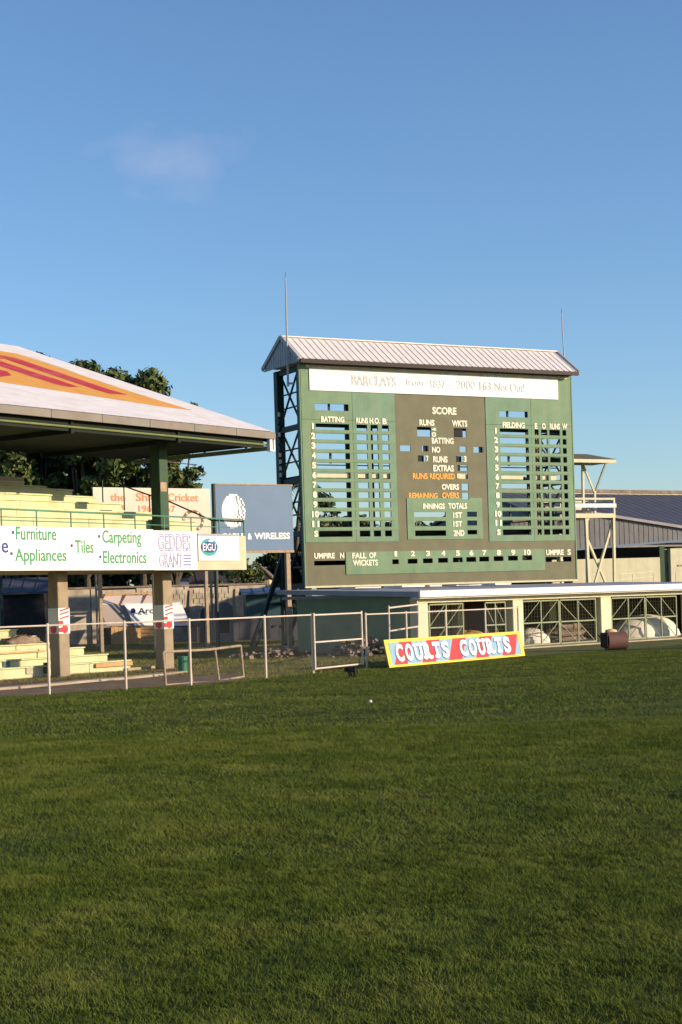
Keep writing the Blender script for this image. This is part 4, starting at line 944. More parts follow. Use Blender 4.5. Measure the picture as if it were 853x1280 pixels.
# small black dog, facing left, head low, mid-stride (x to the left is forward)
dv = [(.095, 0, .235), (.0, 0, .235), (-.085, 0, .245), (-.13, 0, .262), (-.17, 0, .255), (-.20, 0, .215), (-.222, 0, .175),   # hip..nose
      (-.085, -.045, .15), (-.07, -.05, .08), (-.085, -.05, .012), (-.11, -.05, .008),
      (-.08, .045, .15), (-.025, .05, .085), (.0, .05, .018), (-.025, .05, .012),
      (.095, -.045, .16), (.06, -.05, .10), (.115, -.05, .068), (.105, -.05, .012), (.08, -.05, .008),
      (.085, .045, .16), (.04, .05, .10), (.06, .05, .06), (.03, .05, .014), (.005, .05, .010),
      (.135, 0, .235), (.158, 0, .17), (.160, 0, .10),
      (-.155, -.045, .285), (-.15, -.055, .24), (-.155, .045, .285), (-.15, .055, .24)]
de = [(0, 1), (1, 2), (2, 3), (3, 4), (4, 5), (5, 6), (2, 7), (7, 8), (8, 9), (9, 10), (2, 11), (11, 12), (12, 13), (13, 14),
      (0, 15), (15, 16), (16, 17), (17, 18), (18, 19), (0, 20), (20, 21), (21, 22), (22, 23), (23, 24), (0, 25), (25, 26), (26, 27), (4, 28), (28, 29), (4, 30), (30, 31)]
dr = [.078, .075, .088, .062, .058, .043, .024, .04, .024, .019, .014, .04, .024, .019, .014, .046, .03, .02, .018, .014, .046, .03, .02, .018, .014, .02, .014, .008, .022, .012, .022, .012]
dg_ = empty('dog', G(440.5, 847.5), -6); dg_.scale = (1.05, 1.1, 1.12); tag(dg_, 'small black dog walking left across the grass with lowered head', 'dog')
body = skin('body', dv, de, dr, black_fur, 1); body.parent = dg_
pat = MB(); 
mbp = MB(); nu = 10
mbp.add([(.0+.045*math.cos(a_)*c_, .03*math.sin(a_)*c_, .303+.010*s_) for c_, s_ in ((1, 0), (.6, .7)) for a_ in [i*2*math.pi/nu for i in range(nu)]]+[(0, 0, .320)],
        [(i, (i+1) % nu, nu+(i+1) % nu, nu+i) for i in range(nu)]+[(nu+i, nu+(i+1) % nu, 2*nu) for i in range(nu)])
mbp.build('back_patch', white_fur, dg_)
for s_ in (-1, 1): MB().tube((-.178, s_*.040, .262), (-.186, s_*.047, .262), .007, n=6).build('eye', white_fur, dg_)
MB().tube((-.243, 0, .160), (-.232, 0, .168), .012, n=6).build('nose', shadow_black, dg_)
me = bpy.data.meshes.new('ball'); import bmesh
bm = bmesh.new(); bmesh.ops.create_icosphere(bm, subdivisions=3, radius=.04); bm.to_mesh(me); bm.free(); me.materials.append(white_paint)
bo = bpy.data.objects.new('ball', me); COL.objects.link(bo); g_ = G(463.3, 879); bo.location = (g_[0], g_[1], .04); tag(bo, 'tiny white ball lying on the grass in front of the dog', 'ball')

# ------------------------------------------------------------------ stall, walls and houses behind
W1 = Fr(G(125, 806.5), 28)
sl2 = frame_root('leaning_stall', W1); tag(sl2, 'timber stall with pale roof panels, orange plank front and grey tilted sheet', 'stall')
def Wq(px_, py_, y=0): return W1.at(px_, py_, y)
xa_, _ = Wq(139, 790, -.86); xb_, _ = Wq(181, 790, -.86); zt = Wq(160, 783)[1]
npk = 9
for i in range(npk): MB().box(xa_+(xb_-xa_)*i/npk+.01, xa_+(xb_-xa_)*(i+1)/npk-.01, -.86, -.80+random.uniform(0, .02), .02, zt+random.uniform(-.05, .05)).build('plank', orange_ply, sl2)
MB().box(xa_, xb_, -.76, 1.6, 0, zt-.05).build('counter_body', brown_wall, sl2)
def quadslab(name, pts, m, th_=.05):
    # pts: px,py,ylocal
    P3 = []
    for px_, py_, y_ in pts: a, z_ = Wq(px_, py_, y_); P3.append(Vector((a, y_, z_)))
    nrm = (P3[1]-P3[0]).cross(P3[2]-P3[0]).normalized()*th_
    n_ = len(P3); vs = P3+[p+nrm for p in P3]
    return MB().add(vs, [tuple(range(n_)), tuple(range(n_, 2*n_))[::-1]]+[(i, n_+i, n_+(i+1) % n_, (i+1) % n_) for i in range(n_)]).build(name, m, sl2)
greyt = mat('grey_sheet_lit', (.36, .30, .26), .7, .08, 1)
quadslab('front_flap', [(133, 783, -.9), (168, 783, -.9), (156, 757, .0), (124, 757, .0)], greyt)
for i, (a0x, a1x) in enumerate(((126, 151), (152, 177), (178, 194))):
    quadslab('roof_panel', [(a0x-2, 756.5, .0), (a1x-3, 756, .0), (a1x+4, 745, 1.2), (a0x+5, 745.5, 1.2)], peach)
    quadslab('roof_batten', [(a0x-3, 757, -.04), (a0x-1, 757, -.04), (a0x+6, 744, 1.15), (a0x+4, 744, 1.15)], rust_brown, .08)
quadslab('ridge_batten', [(124, 744.5, 1.2), (200, 741.5, 1.2), (200, 739.5, 1.2), (124, 742.5, 1.2)], orange_ply, .1)
for px_ in (140, 196): a, z_ = Wq(px_, 745, 1.3); MB().box(a-.08, a+.08, 1.3, 1.46, 0, 3.3).build('post', timber, sl2)
def banner2(pts, label, txt):
    r = frame_root('banner', W1); tag(r, label, 'banner')
    P3 = []
    for px_, py_, y_ in pts: a, z_ = Wq(px_, py_, y_); P3.append(Vector((a, y_, z_)))
    nrm = (P3[1]-P3[0]).cross(P3[2]-P3[0]).normalized()*.03
    MB().add(P3+[p+nrm for p in P3], [(0, 1, 2, 3), (7, 6, 5, 4), (0, 4, 5, 1), (1, 5, 6, 2), (2, 6, 7, 3), (3, 7, 4, 0)]).build('sheet', white_sheet, r)
    return r
arc = banner2([(169, 782, -1.25), (193.5, 782, -1.25), (193, 754.5, -.25), (155, 755, -.25)], 'white tilted banner with dark lettering and a blue dot on the stall', 1)
banner2([(206, 786, -1.2), (239, 783, -1.2), (226, 753, .1), (204, 755, .1)], 'white tilted sheet with a red mark, right of the second column', 1)
a, z_ = Wq(172, 767, -.9); b = Wq(191, 767, -.9)[0]
lt_ = lettering('Arc', arc, a, b, z_-.0, z_+.35, -1.02, shadow_black, .02); 
a, z_ = Wq(165.5, 763, -.7); MB().tube((a, -.80, z_), (a, -.9, z_-.05), .16, n=12).build('logo_dot', txt_navy, arc)
a, z_ = Wq(229, 777, -1.1); MB().box(a-.3, a+.35, -1.3, -1.22, z_-.06, z_+.12).build('red_mark', red_paint, bpy.data.objects['banner.004'] if 'banner.004' in bpy.data.objects else arc)
crt = W1
for k, (px_, py_, ww, hh, m_, lb) in enumerate(((186, 806, .45, 1.2, orange_ply, 'orange crate under the white banner of the stall'), (206, 805, .3, .9, timber, 'pale box right of the stall beside the second column'))):
    p = G(px_, py_); r = empty('crate', p, 8); tag(r, lb, 'crate')
    for i in range(5): MB().box(-ww, ww, -.3, -.26, hh*i/5+.01, hh*(i+1)/5-.02).build('slat', m_, r)
    MB().box(-ww, ww, -.255, .3, 0.01, hh-.03).build('body', brown_wall, r)
# table behind second column
p = G(234, 803.5); r = empty('trestle_table', p, 8); tag(r, 'low dark-topped table with pale legs behind the second column', 'table')
MB().box(-.9, .8, -.4, .4, 1.0, 1.1).build('table_top', brown_wall, r)
for sx in (-.85, .75):
    for sy in (-.3, .3): MB().box(sx-.05, sx+.05, sy-.05, sy+.05, 0, .99).build('leg', timber, r)
# stone boundary wall, in panels between piers
Wl = Fr(P(170, 760, 108), 28); Wl.o = (Wl.o[0], Wl.o[1], 0)
wl = frame_root('boundary_wall', Wl); tag(wl, 'high stained stone boundary wall behind the stand', 'wall')
xs3 = [Wl.at(px_, 790)[0] for px_ in (-60, 60, 118, 175, 235, 290, 338)]
for i in range(6):
    zt = 3.55+(.1 if i % 2 else 0)
    MB().box(xs3[i]+.02, xs3[i+1]-.02, 0, .3, -.02, zt).build('wall_panel', concrete, wl)
    MB().box(xs3[i+1]-.16, xs3[i+1]+.16, -.06, .36, -.02, zt+.08).build('pier', concrete, wl)
rc_ = random.Random(8)
for row in range(6):
    for i in range(44):
        x_ = xs3[3]+i*.42+(.21 if row % 2 else 0)
        if x_ > xs3[6]-.4 or rc_.random() < .25: continue
        MB().box(x_+.02, x_+.39, -.03-rc_.random()*.03, -.002, 1.5+row*.33, 1.5+row*.33+.29).build('stone', concrete, wl)
MB().box(xs3[0], xs3[6], -.1, .38, 3.66, 3.78).build('coping', rust_roof, wl)
for px_ in (234, 291): a = Wl.at(px_, 780)[0]; MB().bar((a, -.3, 0), (a+.25, -.12, 3.4), .1).build('prop', timber, wl)
# grey painted wall under the deck, far left
Wg = Fr(G(-30, 800), 3); g = frame_root('painted_wall', Wg); tag(g, 'grey shaded wall with faded painting behind the yellow benches', 'wall')
a, b = Wg.at(-60, 770, -4)[0], Wg.at(49, 770, -4)[0]
MB().box(a, b, -4, -3.8, 0, Wg.at(20, 753, -4)[1]).build('panel', paint_grey, g); MB().box(a, b, -4.05, -3.75, Wg.at(20, 753, -4)[1], Wg.at(20, 750.5, -4)[1]).build('coping', timber, g)
a2, b2 = Wg.at(49.5, 770, -4)[0], Wg.at(60, 770, -4)[0]
for k in range(7): z_ = .4+k*.42; MB().box(a2, b2, -4, -3.94, z_, z_+.16).build('slat', peach, g)
MB().box(a2-.05, a2+.05, -4.03, -3.9, 0, 3.3).build('slat_post', timber, g); MB().box(b2-.05, b2+.05, -4.03, -3.9, 0, 3.3).build('slat_post', timber, g)
# low sheet fence; its dark colour stands in for shade under the scoreboard tower
Wd = Fr(G(238, 802), 9); g = frame_root('shade_toned_fence', Wd); tag(g, 'low sheet fence from the posts to the scoreboard foot, coloured dark for the shade there', 'fence')
a, b = 0, Wd.at(385, 800)[0]
for i in range(12): MB().box(a+(b-a)*i/12+.01, a+(b-a)*(i+1)/12-.01, -.5-.02*(i % 2), -.44, 0, 1.45+.06*(i % 3)).build('sheet', slate_roof, g)
for k, (px_, hh, m_, lb) in enumerate(((262, 2.3, slate_roof, 'tall dark grey cabinet left of the close pair of posts'), (281, 2.5, grey_sheet, 'pale grey cabinet right of the close pair of posts'))):
    p = G(px_, 803); r = empty('cabinet', p, 9); tag(r, lb, 'cabinet')
    MB().prism([(-.55, 0), (.55, 0), (.55, hh-.3), (.2, hh), (-.4, hh-.1), (-.55, hh-.4)], -.4, .4).build('body', m_, r); MB().box(-.35, .3, -.43, -.402, .6, 1.5).build('door', shadow_black, r)
# houses
def house(name, px0, px1, pyb, pye, pyr, Y, depth, wm, rm, label, deg=0, gable=False, door=None, peak=.5):
    f_ = Fr(P(px0, 760, Y), deg); r = frame_root(name, f_); tag(r, label, 'house')
    xe_ = f_.at(px1, 760)[0]; ze_ = f_.at((px0+px1)/2, pye)[1]; zr_ = f_.at((px0+px1)/2, pyr)[1]
    if gable:
        MB().prism([(0, 0), (xe_, 0), (xe_, ze_), (xe_*peak, zr_-.1), (0, ze_)], 0, depth).build('wall', wm, r)
        for x0_, x1_ in ((-.25, xe_*peak), (xe_*peak, xe_+.25)):
            z0_, z1_ = (ze_-.1, zr_) if x0_ < 0 else (zr_, ze_-.1)
            MB().prism([(x0_, z0_), (x1_, z1_), (x1_, z1_+.14), (x0_, z0_+.14)], -.3, depth+.3).build('roof', rm, r)
    else:
        MB().box(0, xe_, 0, depth, 0, ze_).build('wall', wm, r)
        MB().prismx([(-.4, ze_-.05), (depth/2, zr_), (depth+.4, ze_-.05), (depth+.4, ze_+.08), (depth/2, zr_+.13), (-.4, ze_+.08)], -.3, xe_+.3).build('roof', rm, r)
        n_ = int((xe_+.6)/.8)
        for i in range(n_):
            MB().bar((-.3+i*.8, -.4, ze_+.1), (-.3+i*.8, depth/2, zr_+.15), .05, .04).build('roof_rib', rm, r)
    for (a_, b_, c_, d_) in (door or []):
        a, z1_ = f_.at(a_, c_); b, z0_ = f_.at(b_, d_); w_ = MB().box(a, b, -.03, -.004, z0_, z1_).build('window', shadow_black if not gable else brown_wall, r)
        MB().box(a-.06, b+.06, -.05, -.0045, z0_-.08, z0_-.01).build('sill', timber, w_)
    return r
house('house', 228, 300, 0, 737, 708, 118, 8, brown_wall, mat('dark_plum_roof', (.07, .055, .065), .7, .15), 'dark-roofed house behind the stone wall, left of the green shrub', 12, door=[(240, 247, 738, 746), (262, 270, 738, 746)])
house('house', 318, 338, 0, 722, 709, 122, 8, house_wall, rust_roof, 'little pale yellow gabled house beside the dark scoreboard leg', 0, True, [(322.5, 331, 719, 733)], .45)
house('house', 196, 232, 0, 733, 724, 116, 6, grey_sheet, blue_grey_roof, 'low grey-roofed house right behind the second column', 5)
house('house', 116, 142, 0, 735, 722, 120, 6, white_paint, blue_grey_roof, 'white-walled house with bent pale roof behind the leaning stall', -5, True, peak=.35)
house('shed', 2, 56, 0, 742, 724, 100, 5, shadow_black, slate_roof, 'shed coloured black for the deep shade under the deck at far left', 4)  # near-black walls paint in the shade beneath the deck
house('shed', 308, 352, 0, 742, 737, 105, 4, teal, mat('blue_shed_roof', (.07, .12, .22), .6, .1), 'teal shed with a blue roof edge left of the scoreboard leg', 6)

# rubble left of the store, on the ground by its side wall
def rubble(name, cx_, cy_, sx, sy, hmax, n_, label, seed, m_=rubble_mat, smin=.08, smax=.26):
    r_ = np.random.default_rng(seed); mb = MB()
    for k in range(n_):
        u, v = r_.normal(0, .4), r_.normal(0, .4); s_ = r_.uniform(smin, smax); hh = hmax*max(0, 1-(u*u+v*v))*r_.random()
        c_ = Vector((cx_+u*sx, cy_+v*sy, hh+s_*.25)); R3 = Matrix.Rotation(r_.uniform(0, 6.3), 3, 'Z') @ Matrix.Rotation(r_.uniform(-.6, .6), 3, 'X')
        d3 = (s_, s_*r_.uniform(.5, 1), s_*r_.uniform(.25, .6)); vs = []
        for z in (-1, 1):
            for y in (-1, 1):
                for x in (-1, 1): vs.append(c_+R3 @ Vector((x*d3[0]/2*r_.uniform(.7, 1), y*d3[1]/2*r_.uniform(.7, 1), z*d3[2]/2)))
        mb.add(vs, [(0, 2, 3, 1), (4, 5, 7, 6), (0, 1, 5, 4), (2, 6, 7, 3), (0, 4, 6, 2), (1, 3, 7, 5)])
    o = mb.build(name, [m_, rubble_dark]); o.data.polygons.foreach_set('material_index', [1 if (i//6) % 3 == 0 else 0 for i in range(len(o.data.polygons))])
    tag(o, label, 'rubble', kind='stuff'); return o
c_ = L.wor(-1.6, 2.2, 0); rubble('rubble', c_[0], c_[1], 1.6, 1.8, .8, 260, 'heap of broken rubble against the side wall of the store', 3)
c_ = L.wor(-3.5, 5.5, 0); rubble('rubble', c_[0], c_[1], 2.2, 2.5, .35, 200, 'low spread of rubble further back along the store side wall', 4)
for k, (p0, p1, lb) in enumerate((((405, 800), (482, 789), 'long pale slab lying on the grass before the rubble'), ((415, 793), (470, 785), 'second grey slab behind the long pale slab'))):
    a = Vector(G(*p0)); b = Vector(G(*p1)); d = b-a; r = empty('slab', a, math.degrees(math.atan2(d.y, d.x))); tag(r, lb, 'slab')
    MB().box(0, d.length*.5, -.5, .3, 0, .18).build('half', grey_sheet if k else kerb_mat, r); MB().box(d.length*.5+.05, d.length, -.4, .35, 0, .26).build('half', grey_sheet if k else kerb_mat, r)
a = Vector(G(357, 811)); b = Vector(G(408, 806)); d = b-a; r = MB().box(0, d.length, -.15, .15, -.02, .14).build('timber_beam', kerb_mat); r.location = a; r.rotation_euler = (0, 0, math.atan2(d.y, d.x)); tag(r, 'pale beam lying on the rough grass behind the gate', 'beam')

# ------------------------------------------------------------------ umpire look-out tower, right
U = Fr(P(734, 700, 97), 28); ut = frame_root('lookout_tower', U); tag(ut, 'cream camera platform on splayed legs with a small flat canopy right of the scoreboard', 'tower')
def Up(px_, py_, y=0): return U.at(px_, py_, y)
def ubar(p, q, wv=.13, y=0, name='leg', m_=cream):
    a = Up(*p, y); b = Up(*q, y); MB().bar((a[0], y, a[1]), (b[0], y, b[1]), wv).build(name, m_, ut)
def down(p, q):  # extend a line in the image to the ground
    a = Up(*p); b = Up(*q); t = a[1]/(a[1]-b[1]); return (a[0]+(b[0]-a[0])*t, 0.0)
for (p, q, wv, nm) in (((732.3, 648), (736, 725), .17, 'leg'), ((767, 646), (768.3, 726), .15, 'leg')):
    a = Up(*p); b = down(p, q); MB().bar((a[0], 0, a[1]), (b[0], 0, 0), wv).build(nm, cream, ut)
    MB().bar((a[0]-.1, 2.6, a[1]), (b[0]-.1, 2.6, 0), wv).build(nm, cream, ut)
for p, q, yy in (((766.4, 650), (745, 725), .12), ((731.4, 667.6), (755.6, 725), .25)):
    a = Up(*p, yy); b = Up(*q, yy); t_ = (a[1]-.9)/(a[1]-b[1]); MB().bar((a[0], yy, a[1]), (a[0]+(b[0]-a[0])*t_, yy, .9), .13).build('brace', cream, ut)
xl_, xr2 = Up(700, 645)[0], Up(769, 645)[0]
zz = Up(745, 644.5)[1]; MB().box(xl_, xr2, -.06, .06, zz-.14, zz+.13).build('floor_beam', cream, ut); MB().box(xl_, xr2, .07, 2.7, zz+.0, zz+.1).build('floor', brown_wall, ut); MB().box(xl_, xr2, 2.6, 2.7, zz-.14, zz+.14).build('floor_beam', cream, ut)
zz2 = Up(745, 632)[1]; MB().box(xl_, xr2+.05, -.1, -.03, zz2-.12, zz2+.12).build('guard_board', white_paint, ut); MB().box(xl_, xr2, 2.6, 2.68, zz2-.1, zz2+.1).build('guard_board', cream, ut)
zz3 = Up(745, 623.5)[1]; MB().box(xl_, xr2, -.05, .05, zz3-.06, zz3+.06).build('top_rail', cream, ut); MB().box(xl_, xr2, 2.6, 2.7, zz3-.06, zz3+.06).build('top_rail', cream, ut)
MB().box(xr2-.12, xr2, -.055, .065, zz, zz3-.06).build('corner_post', cream, ut)
MB().box(xr2-.12, xr2-.02, .07, 2.6, zz3-.05, zz3+.03).build('side_rail', cream, ut); MB().box(xr2-.12, xr2-.02, .07, 2.6, zz2-.05, zz2+.08).build('side_rail', cream, ut)
ubar((728.5, 579), (729.5, 643), .14, 1.3, 'canopy_post'); ubar((729.6, 582), (743.3, 616), .1, 1.2, 'canopy_strut'); ubar((757, 580), (743.8, 616), .1, 1.2, 'canopy_strut', gate_green); ubar((743.5, 614), (743.8, 643), .12, 1.2, 'canopy_post')
cz0 = Up(740, 577, 0)[1]; cxr = Up(770.5, 577, 0)[0]; cxl = Up(695, 577)[0]
MB().box(cxl, cxr, 0, .08, cz0-.06, cz0+.15).build('canopy_fascia', cream, ut); MB().box(cxl, cxr, .08, 2.4, cz0-.0, cz0+.05).build('canopy_soffit', gate_green, ut)
n_ = Up(747, 570, 1.2)
mb = MB(); zc = cz0+.16
mb.add([(cxl, -.03, zc), (cxr+.05, -.03, zc), (cxr+.05, 2.5, zc), (cxl, 2.5, zc), (cxl, 1.2, zc+.42), (cxr-1.3, 1.2, zc+.42)], [(0, 1, 5, 4), (1, 2, 5), (2, 3, 4, 5), (0, 4, 3), (0, 3, 2, 1)]); mb.build('canopy_roof', mat('olive_canopy', (.12, .12, .09), .8, .15), ut)

# ------------------------------------------------------------------ big dark shed and annex behind, right
K3 = Fr(P(600, 617, 130), 32)
bs = frame_root('warehouse', K3); tag(bs, 'long warehouse with dark sheet roof and pale ridge beyond the scoreboard', 'warehouse')
RZ3 = K3.at(700, 614.5)[1]; XE3 = K3.at(1000, 620)[0]; sl3 = .34
ev_y = -14; evz = RZ3+ev_y*sl3
MB().prismx([(0, RZ3), (ev_y, evz), (ev_y, evz-.2), (0, RZ3-.25), (14, evz-.2), (14, evz)], 0, XE3).build('roof', slate_roof, bs)
MB().box(-.1, XE3, -.5, .3, RZ3-.12, RZ3+.18).build('ridge_cap', rust_roof, bs); MB().box(-.1, XE3, -.62, -.5, RZ3-.36, RZ3-.16).build('ridge_trim', cream, bs)
for i in range(42):
    x_ = i*(XE3/42); MB().bar((x_, ev_y+.02, evz+.03), (x_, -.65, RZ3-.2), .03, .012).build('roof_rib', slate_roof, bs)
MB().box(.2, XE3, ev_y+.4, ev_y+.7, 0, evz-.1).build('wall', grey_sheet, bs); MB().box(.2, XE3, 13, 13.3, 0, evz-.1).build('wall', grey_sheet, bs)
MB().prismx([(ev_y+.6, 0), (13, 0), (13, evz-.15), (0, RZ3-.3), (ev_y+.6, evz-.15)], .15, .35).build('wall', grey_sheet, bs)
K4 = Fr(P(690, 700, 104), 18)
an = frame_root('annex', K4); tag(an, 'grey corrugated gable above a dark opening and cream walls at the right edge', 'building')
def k4(px_, py_, y=0): return K4.at(px_, py_, y)
apx = k4(738, 642); lx_ = k4(640, 652); rx_ = k4(905, 668); ebL = k4(640, 690)[1]; 
e1 = k4(771, 685); e2 = k4(853, 676.5); mE = (e1[1]+e2[1])/2
eL = (k4(640, 690)[0], e1[1]-(e2[1]-e1[1])*(771-640)/82*.5); eR = k4(905, 671.5)
ge_ = [eL, eR, (rx_[0], rx_[1]), (apx[0], apx[1]), (lx_[0], lx_[1])]
MB().prism(ge_, .1, .3).build('gable_wall', grey_sheet, an)
x_ = lx_[0]+.2
while x_ < rx_[0]:
    tz = lx_[1]+(apx[1]-lx_[1])*(x_-lx_[0])/(apx[0]-lx_[0]) if x_ < apx[0] else apx[1]+(rx_[1]-apx[1])*(x_-apx[0])/(rx_[0]-apx[0])
    MB().box(x_, x_+.16, .078, .099, eL[1]+(eR[1]-eL[1])*(x_-eL[0])/(eR[0]-eL[0])+.08, tz-.02).build('corrugation', grey_sheet, an); x_ += .36
MB().bar((apx[0], .0, apx[1]+.05), (rx_[0], .0, rx_[1]+.05), .35, .18).build('verge', mat('pale_verge', (.32, .30, .32), .6, .1), an); MB().bar((lx_[0], .0, lx_[1]+.05), (apx[0], .0, apx[1]+.05), .35, .18).build('verge', rust_roof, an)
MB().prism([(lx_[0], lx_[1]+.1), (apx[0], apx[1]+.1), (rx_[0], rx_[1]+.1), (rx_[0], rx_[1]), (apx[0], apx[1]), (lx_[0], lx_[1])], .35, 12).build('roof', slate_roof, an)
MB().bar((eL[0], -.1, eL[1]), (eR[0], -.1, eR[1]), .7, .14).build('eave', mat('blue_eave', (.13, .19, .28), .5, .1), an)
MB().box(lx_[0], rx_[0], 2.0, 2.2, 0, mE-.1).build('recess_wall', shadow_black, an)
a = k4(750, 697)[0]; b = k4(825, 697)[0]; zt = k4(790, 697.5)[1]
MB().box(k4(690, 697)[0], b, 0, .2, 0, zt).build('front_wall', cream, an)
MB().box(b+.01, k4(831, 690)[0], .02, .22, 0, mE-.12).build('green_post', post_green, an)
MB().box(k4(831.2, 690)[0], k4(837, 690)[0], .3, .5, 0, mE-.3).build('green_post', gate_green, an)
MB().box(k4(836.5, 690)[0], rx_[0], -.2, .15, 0, k4(845, 685.5)[1]).build('front_wall', cream, an)
MB().box(k4(836.5, 690)[0]+.5, rx_[0], -.24, -.2, k4(845, 708)[1], k4(845, 706)[1]).build('wall_band', timber, an)

# ------------------------------------------------------------------ trees
def leaves_mesh(name, centers, radii, per_, size, m_, parent, seed, flat=.35):
    r_ = np.random.default_rng(seed); pos = []; nrm = []
    for c_, rad, n_ in zip(centers, radii, per_):
        d = r_.normal(size=(n_, 3)); d /= np.linalg.norm(d, axis=1)[:, None]; rr = rad*(r_.random(n_)**.45)
        pos.append(np.array(c_)+d*rr[:, None]*np.array([1, 1, .8])); nn = d+r_.normal(0, .6, (n_, 3)); nrm.append(nn)
    p = np.concatenate(pos); nn = np.concatenate(nrm); nn /= np.linalg.norm(nn, axis=1)[:, None]; n_ = len(p)
    t_ = np.cross(nn, r_.normal(size=(n_, 3))); t_ /= np.linalg.norm(t_, axis=1)[:, None]; b_ = np.cross(nn, t_)
    s_ = size*r_.uniform(.6, 1.35, n_)[:, None]
    V = np.stack([p-t_*s_, p+b_*s_*.42+nn*s_*.08, p+t_*s_, p-b_*s_*.42+nn*s_*.08], 1).reshape(-1, 3)
    return grid_mesh_from_np(name, V, np.arange(n_*4).reshape(-1, 4), m_, parent)
def tree(px_, Y, top_py, wid, base_z, label, seed, nclump=46, leaf=.26, m_=leaf_a, trunk=.35, cat='tree', dens=1.0, tops=()):
    r_ = random.Random(seed); b = P(px_, 760, Y); root_ = empty('broadleaf_tree', (b[0], Y, 0)); tag(root_, label, cat)
    H_ = P(px_, top_py, Y)[2]; cz0_ = base_z; hz = (H_-cz0_)/2; cz_ = cz0_+hz
    cs = []; rs = []
    while len(cs) < nclump:
        x_, y_, z_ = r_.uniform(-1, 1), r_.uniform(-1, 1), r_.uniform(-1, 1)
        q_ = x_*x_+y_*y_+z_*z_
        if q_ > 1 or q_ < .16: continue
        cs.append((x_*wid, y_*wid*.8, cz_+z_*(hz-.6))); rs.append(r_.uniform(.75, 1.45)*wid/5.2)
    # one clump right at the top
    cs.append((0, 0, H_-1.0)); rs.append(1.0)
    for tx_, ty_, tr_ in tops: q3 = P(tx_, ty_, Y); cs.append((q3[0]-b[0], 0, q3[2]-tr_*.7)); rs.append(tr_)
    fork = (r_.uniform(-.4, .4), 0, max(1.2, cz0_*.9))
    tk = MB(); tk.tube((0, 0, -.1), (fork[0]*.5, 0, fork[2]*.5), trunk, trunk*.8, 10); tk.tube((fork[0]*.5, 0, fork[2]*.5), fork, trunk*.8, trunk*.65, 10)
    for c_ in cs[::3]:
        mid = (fork[0]+(c_[0]-fork[0])*.5+r_.uniform(-.3, .3), c_[1]*.5, fork[2]+(c_[2]-fork[2])*.6); tk.tube(fork, mid, trunk*.42, trunk*.25, 6); tk.tube(mid, c_, trunk*.25, .04, 6)
    tk.build('trunk', bark, root_)
    per_ = [int(230*dens*(r0/1.1)**2) for r0 in rs]
    o = leaves_mesh('crown', cs, rs, per_, leaf, m_, root_, seed)
    return root_
tree(56, 118, 470, 6.0, 5.5, 'tallest broad-leaved tree rising behind the stand roof at the far left', 1, 62, .30, tops=((50, 442, .9), (58, 449, .8)))
tree(112, 116, 470, 4.2, 5.0, 'leafy tree whose crown shows above the middle of the stand roof', 2, 50, .30, tops=((98, 451, 1.0), (108, 452, 1.1), (119, 457, .9), (104, 462, 1.3)))
tree(176, 116, 486, 3.7, 6.0, 'twin-topped leafy tree left of the second stand column', 3, 46, .30, tops=((146, 460, .9), (150, 469, 1.0), (172, 472, 1.1), (188, 462, 1.2), (196, 474, 1.1), (183, 482, 1.4)))
tree(217, 116, 545, 2.7, 4.0, 'outermost leafy tree between stand roof and blue sign', 4, 46, .30, tops=((241, 504, .5), (240, 520, .8), (236, 535, 1.0)))
tree(202, 119, 548, 3.2, 3.5, 'dark full tree straight behind the green upper post of the stand', 18, 44, .3, leaf_b)
tree(20, 118, 520, 6.0, 3.0, 'dark tree filling the space under the stand roof at the left edge', 5, 44, .3, leaf_b)
tree(95, 122, 600, 6.0, 2.0, 'dark low tree behind the leaning stall', 6, 40, .28, leaf_b)
tree(170, 121, 610, 5.5, 2.0, 'dark low tree behind the second column', 7, 36, .28, leaf_b)
tree(302, 117, 690, 1.9, 2.2, 'green shrub between the dark-roofed house and the little yellow house', 8, 26, .2, leaf_a, .15)
tree(322, 116, 732, 1.2, 1.8, 'small bush below the little yellow house', 9, 14, .16, leaf_a, .1)
tree(408, 128, 612, 2.6, 3.0, 'dark tree seen through the lower left windows of the scoreboard', 10, 24, .28, leaf_b)
tree(455, 140, 640, 5.5, 2.0, 'low dark trees seen through the bottom rows of the scoreboard', 11, 30, .3, leaf_b)
tree(545, 150, 652, 6.0, 1.5, 'low dark tree behind the middle of the scoreboard', 12, 26, .3, leaf_b)
tree(368, 135, 668, 3.2, 2.0, 'dark tree behind the scoreboard leg and the blue sign', 14, 26, .28, leaf_b)
tree(285, 135, 700, 5.0, 1.5, 'dark tree behind the dark-roofed house', 15, 26, .28, leaf_b)
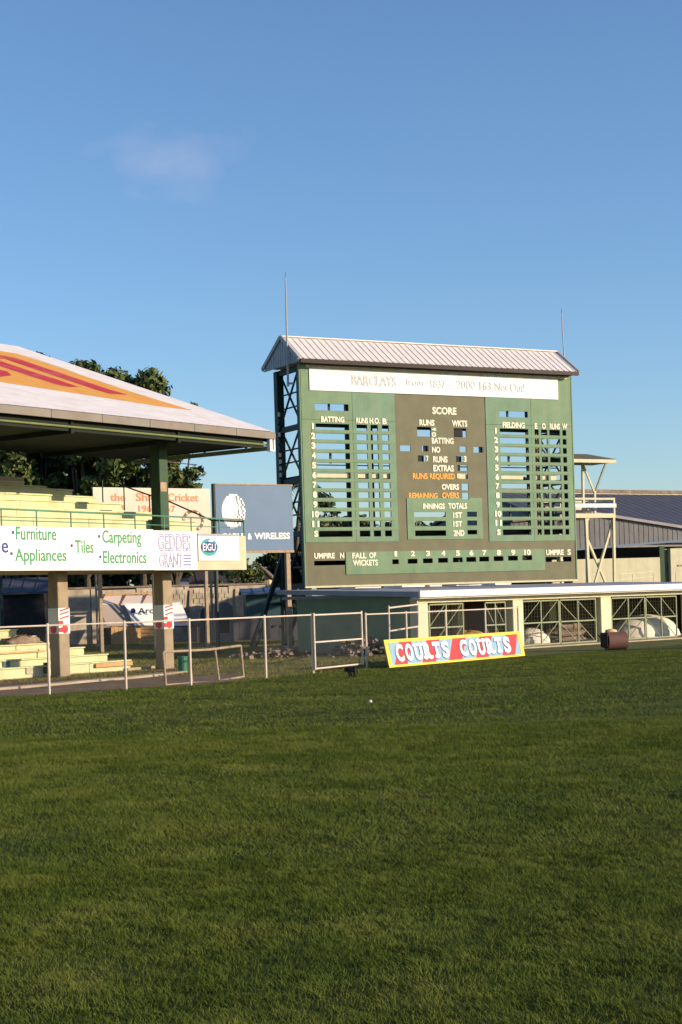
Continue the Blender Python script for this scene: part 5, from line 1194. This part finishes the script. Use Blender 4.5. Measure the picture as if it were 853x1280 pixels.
tree(-30, 122, 600, 7.0, 1.5, 'dark tree beyond the far left edge of the stand', 16, 30, .3, leaf_b)
# palm behind the scoreboard's left end
pb = P(369, 760, 120); pr = empty('palm_tree', (pb[0], 120, 0)); tag(pr, 'palm with drooping fronds behind the left leg of the scoreboard', 'palm')
ht = P(369, 608, 120)[2]
tk = MB(); 
for k in range(8): tk.tube((.04*k*k*.3, 0, ht*k/8), (.04*(k+1)**2*.3, 0, ht*(k+1)/8), .2-.008*k, .19-.008*k, 8)
tk.build('trunk', bark, pr); cx0 = .04*64*.3
for k in range(15):
    a_ = k*2*math.pi/15+random.uniform(-.15, .15); el = random.uniform(.1, .95); Lf = random.uniform(2.3, 3.0); mb = MB(); prev = Vector((cx0, 0, ht)); dirv = Vector((math.cos(a_), math.sin(a_), 0))
    n_ = 14
    for i in range(n_):
        t_ = (i+1)/n_; p = Vector((cx0, 0, ht))+dirv*(Lf*t_*.95)+Vector((0, 0, Lf*(el*t_-1.15*t_*t_)))
        mb.bar(prev, p, .04); side = dirv.cross(Vector((0, 0, 1)))
        ll = .75*math.sin(math.pi*min(1, t_*.9+.08))
        for s_ in (-1, 1):
            q_ = p+side*s_*ll*.8+dirv*.25-Vector((0, 0, ll*.6)); w_ = dirv*.06
            mb.add([p-w_, p+w_, q_], [(0, 1, 2)])
        prev = p
    build_nn(mb, 'frond', leaf_palm, pr)
# overhead wires across the trees, strung between two leaning poles
def wire(p0, p1, sag, label):
    a = Vector(p0); b = Vector(p1); mb = MB(); prev = a
    for k in range(1, 13):
        t_ = k/12; p = a.lerp(b, t_)-Vector((0, 0, sag*4*t_*(1-t_))); mb.tube(prev, p, .028, n=4, cap=False); prev = p
    o = build_nn(mb, 'overhead_wire', timber, None); tag(o, label, 'wire'); return o
upole = P(-60, 540, 98); 
wire(P(-60, 527, 98), P(246, 581, 98), .35, 'pale wire sagging across the dark tree under the stand roof')
wire(P(-60, 566, 98), P(60, 546, 98), .1, 'short pale wire rising to the right at the far left')
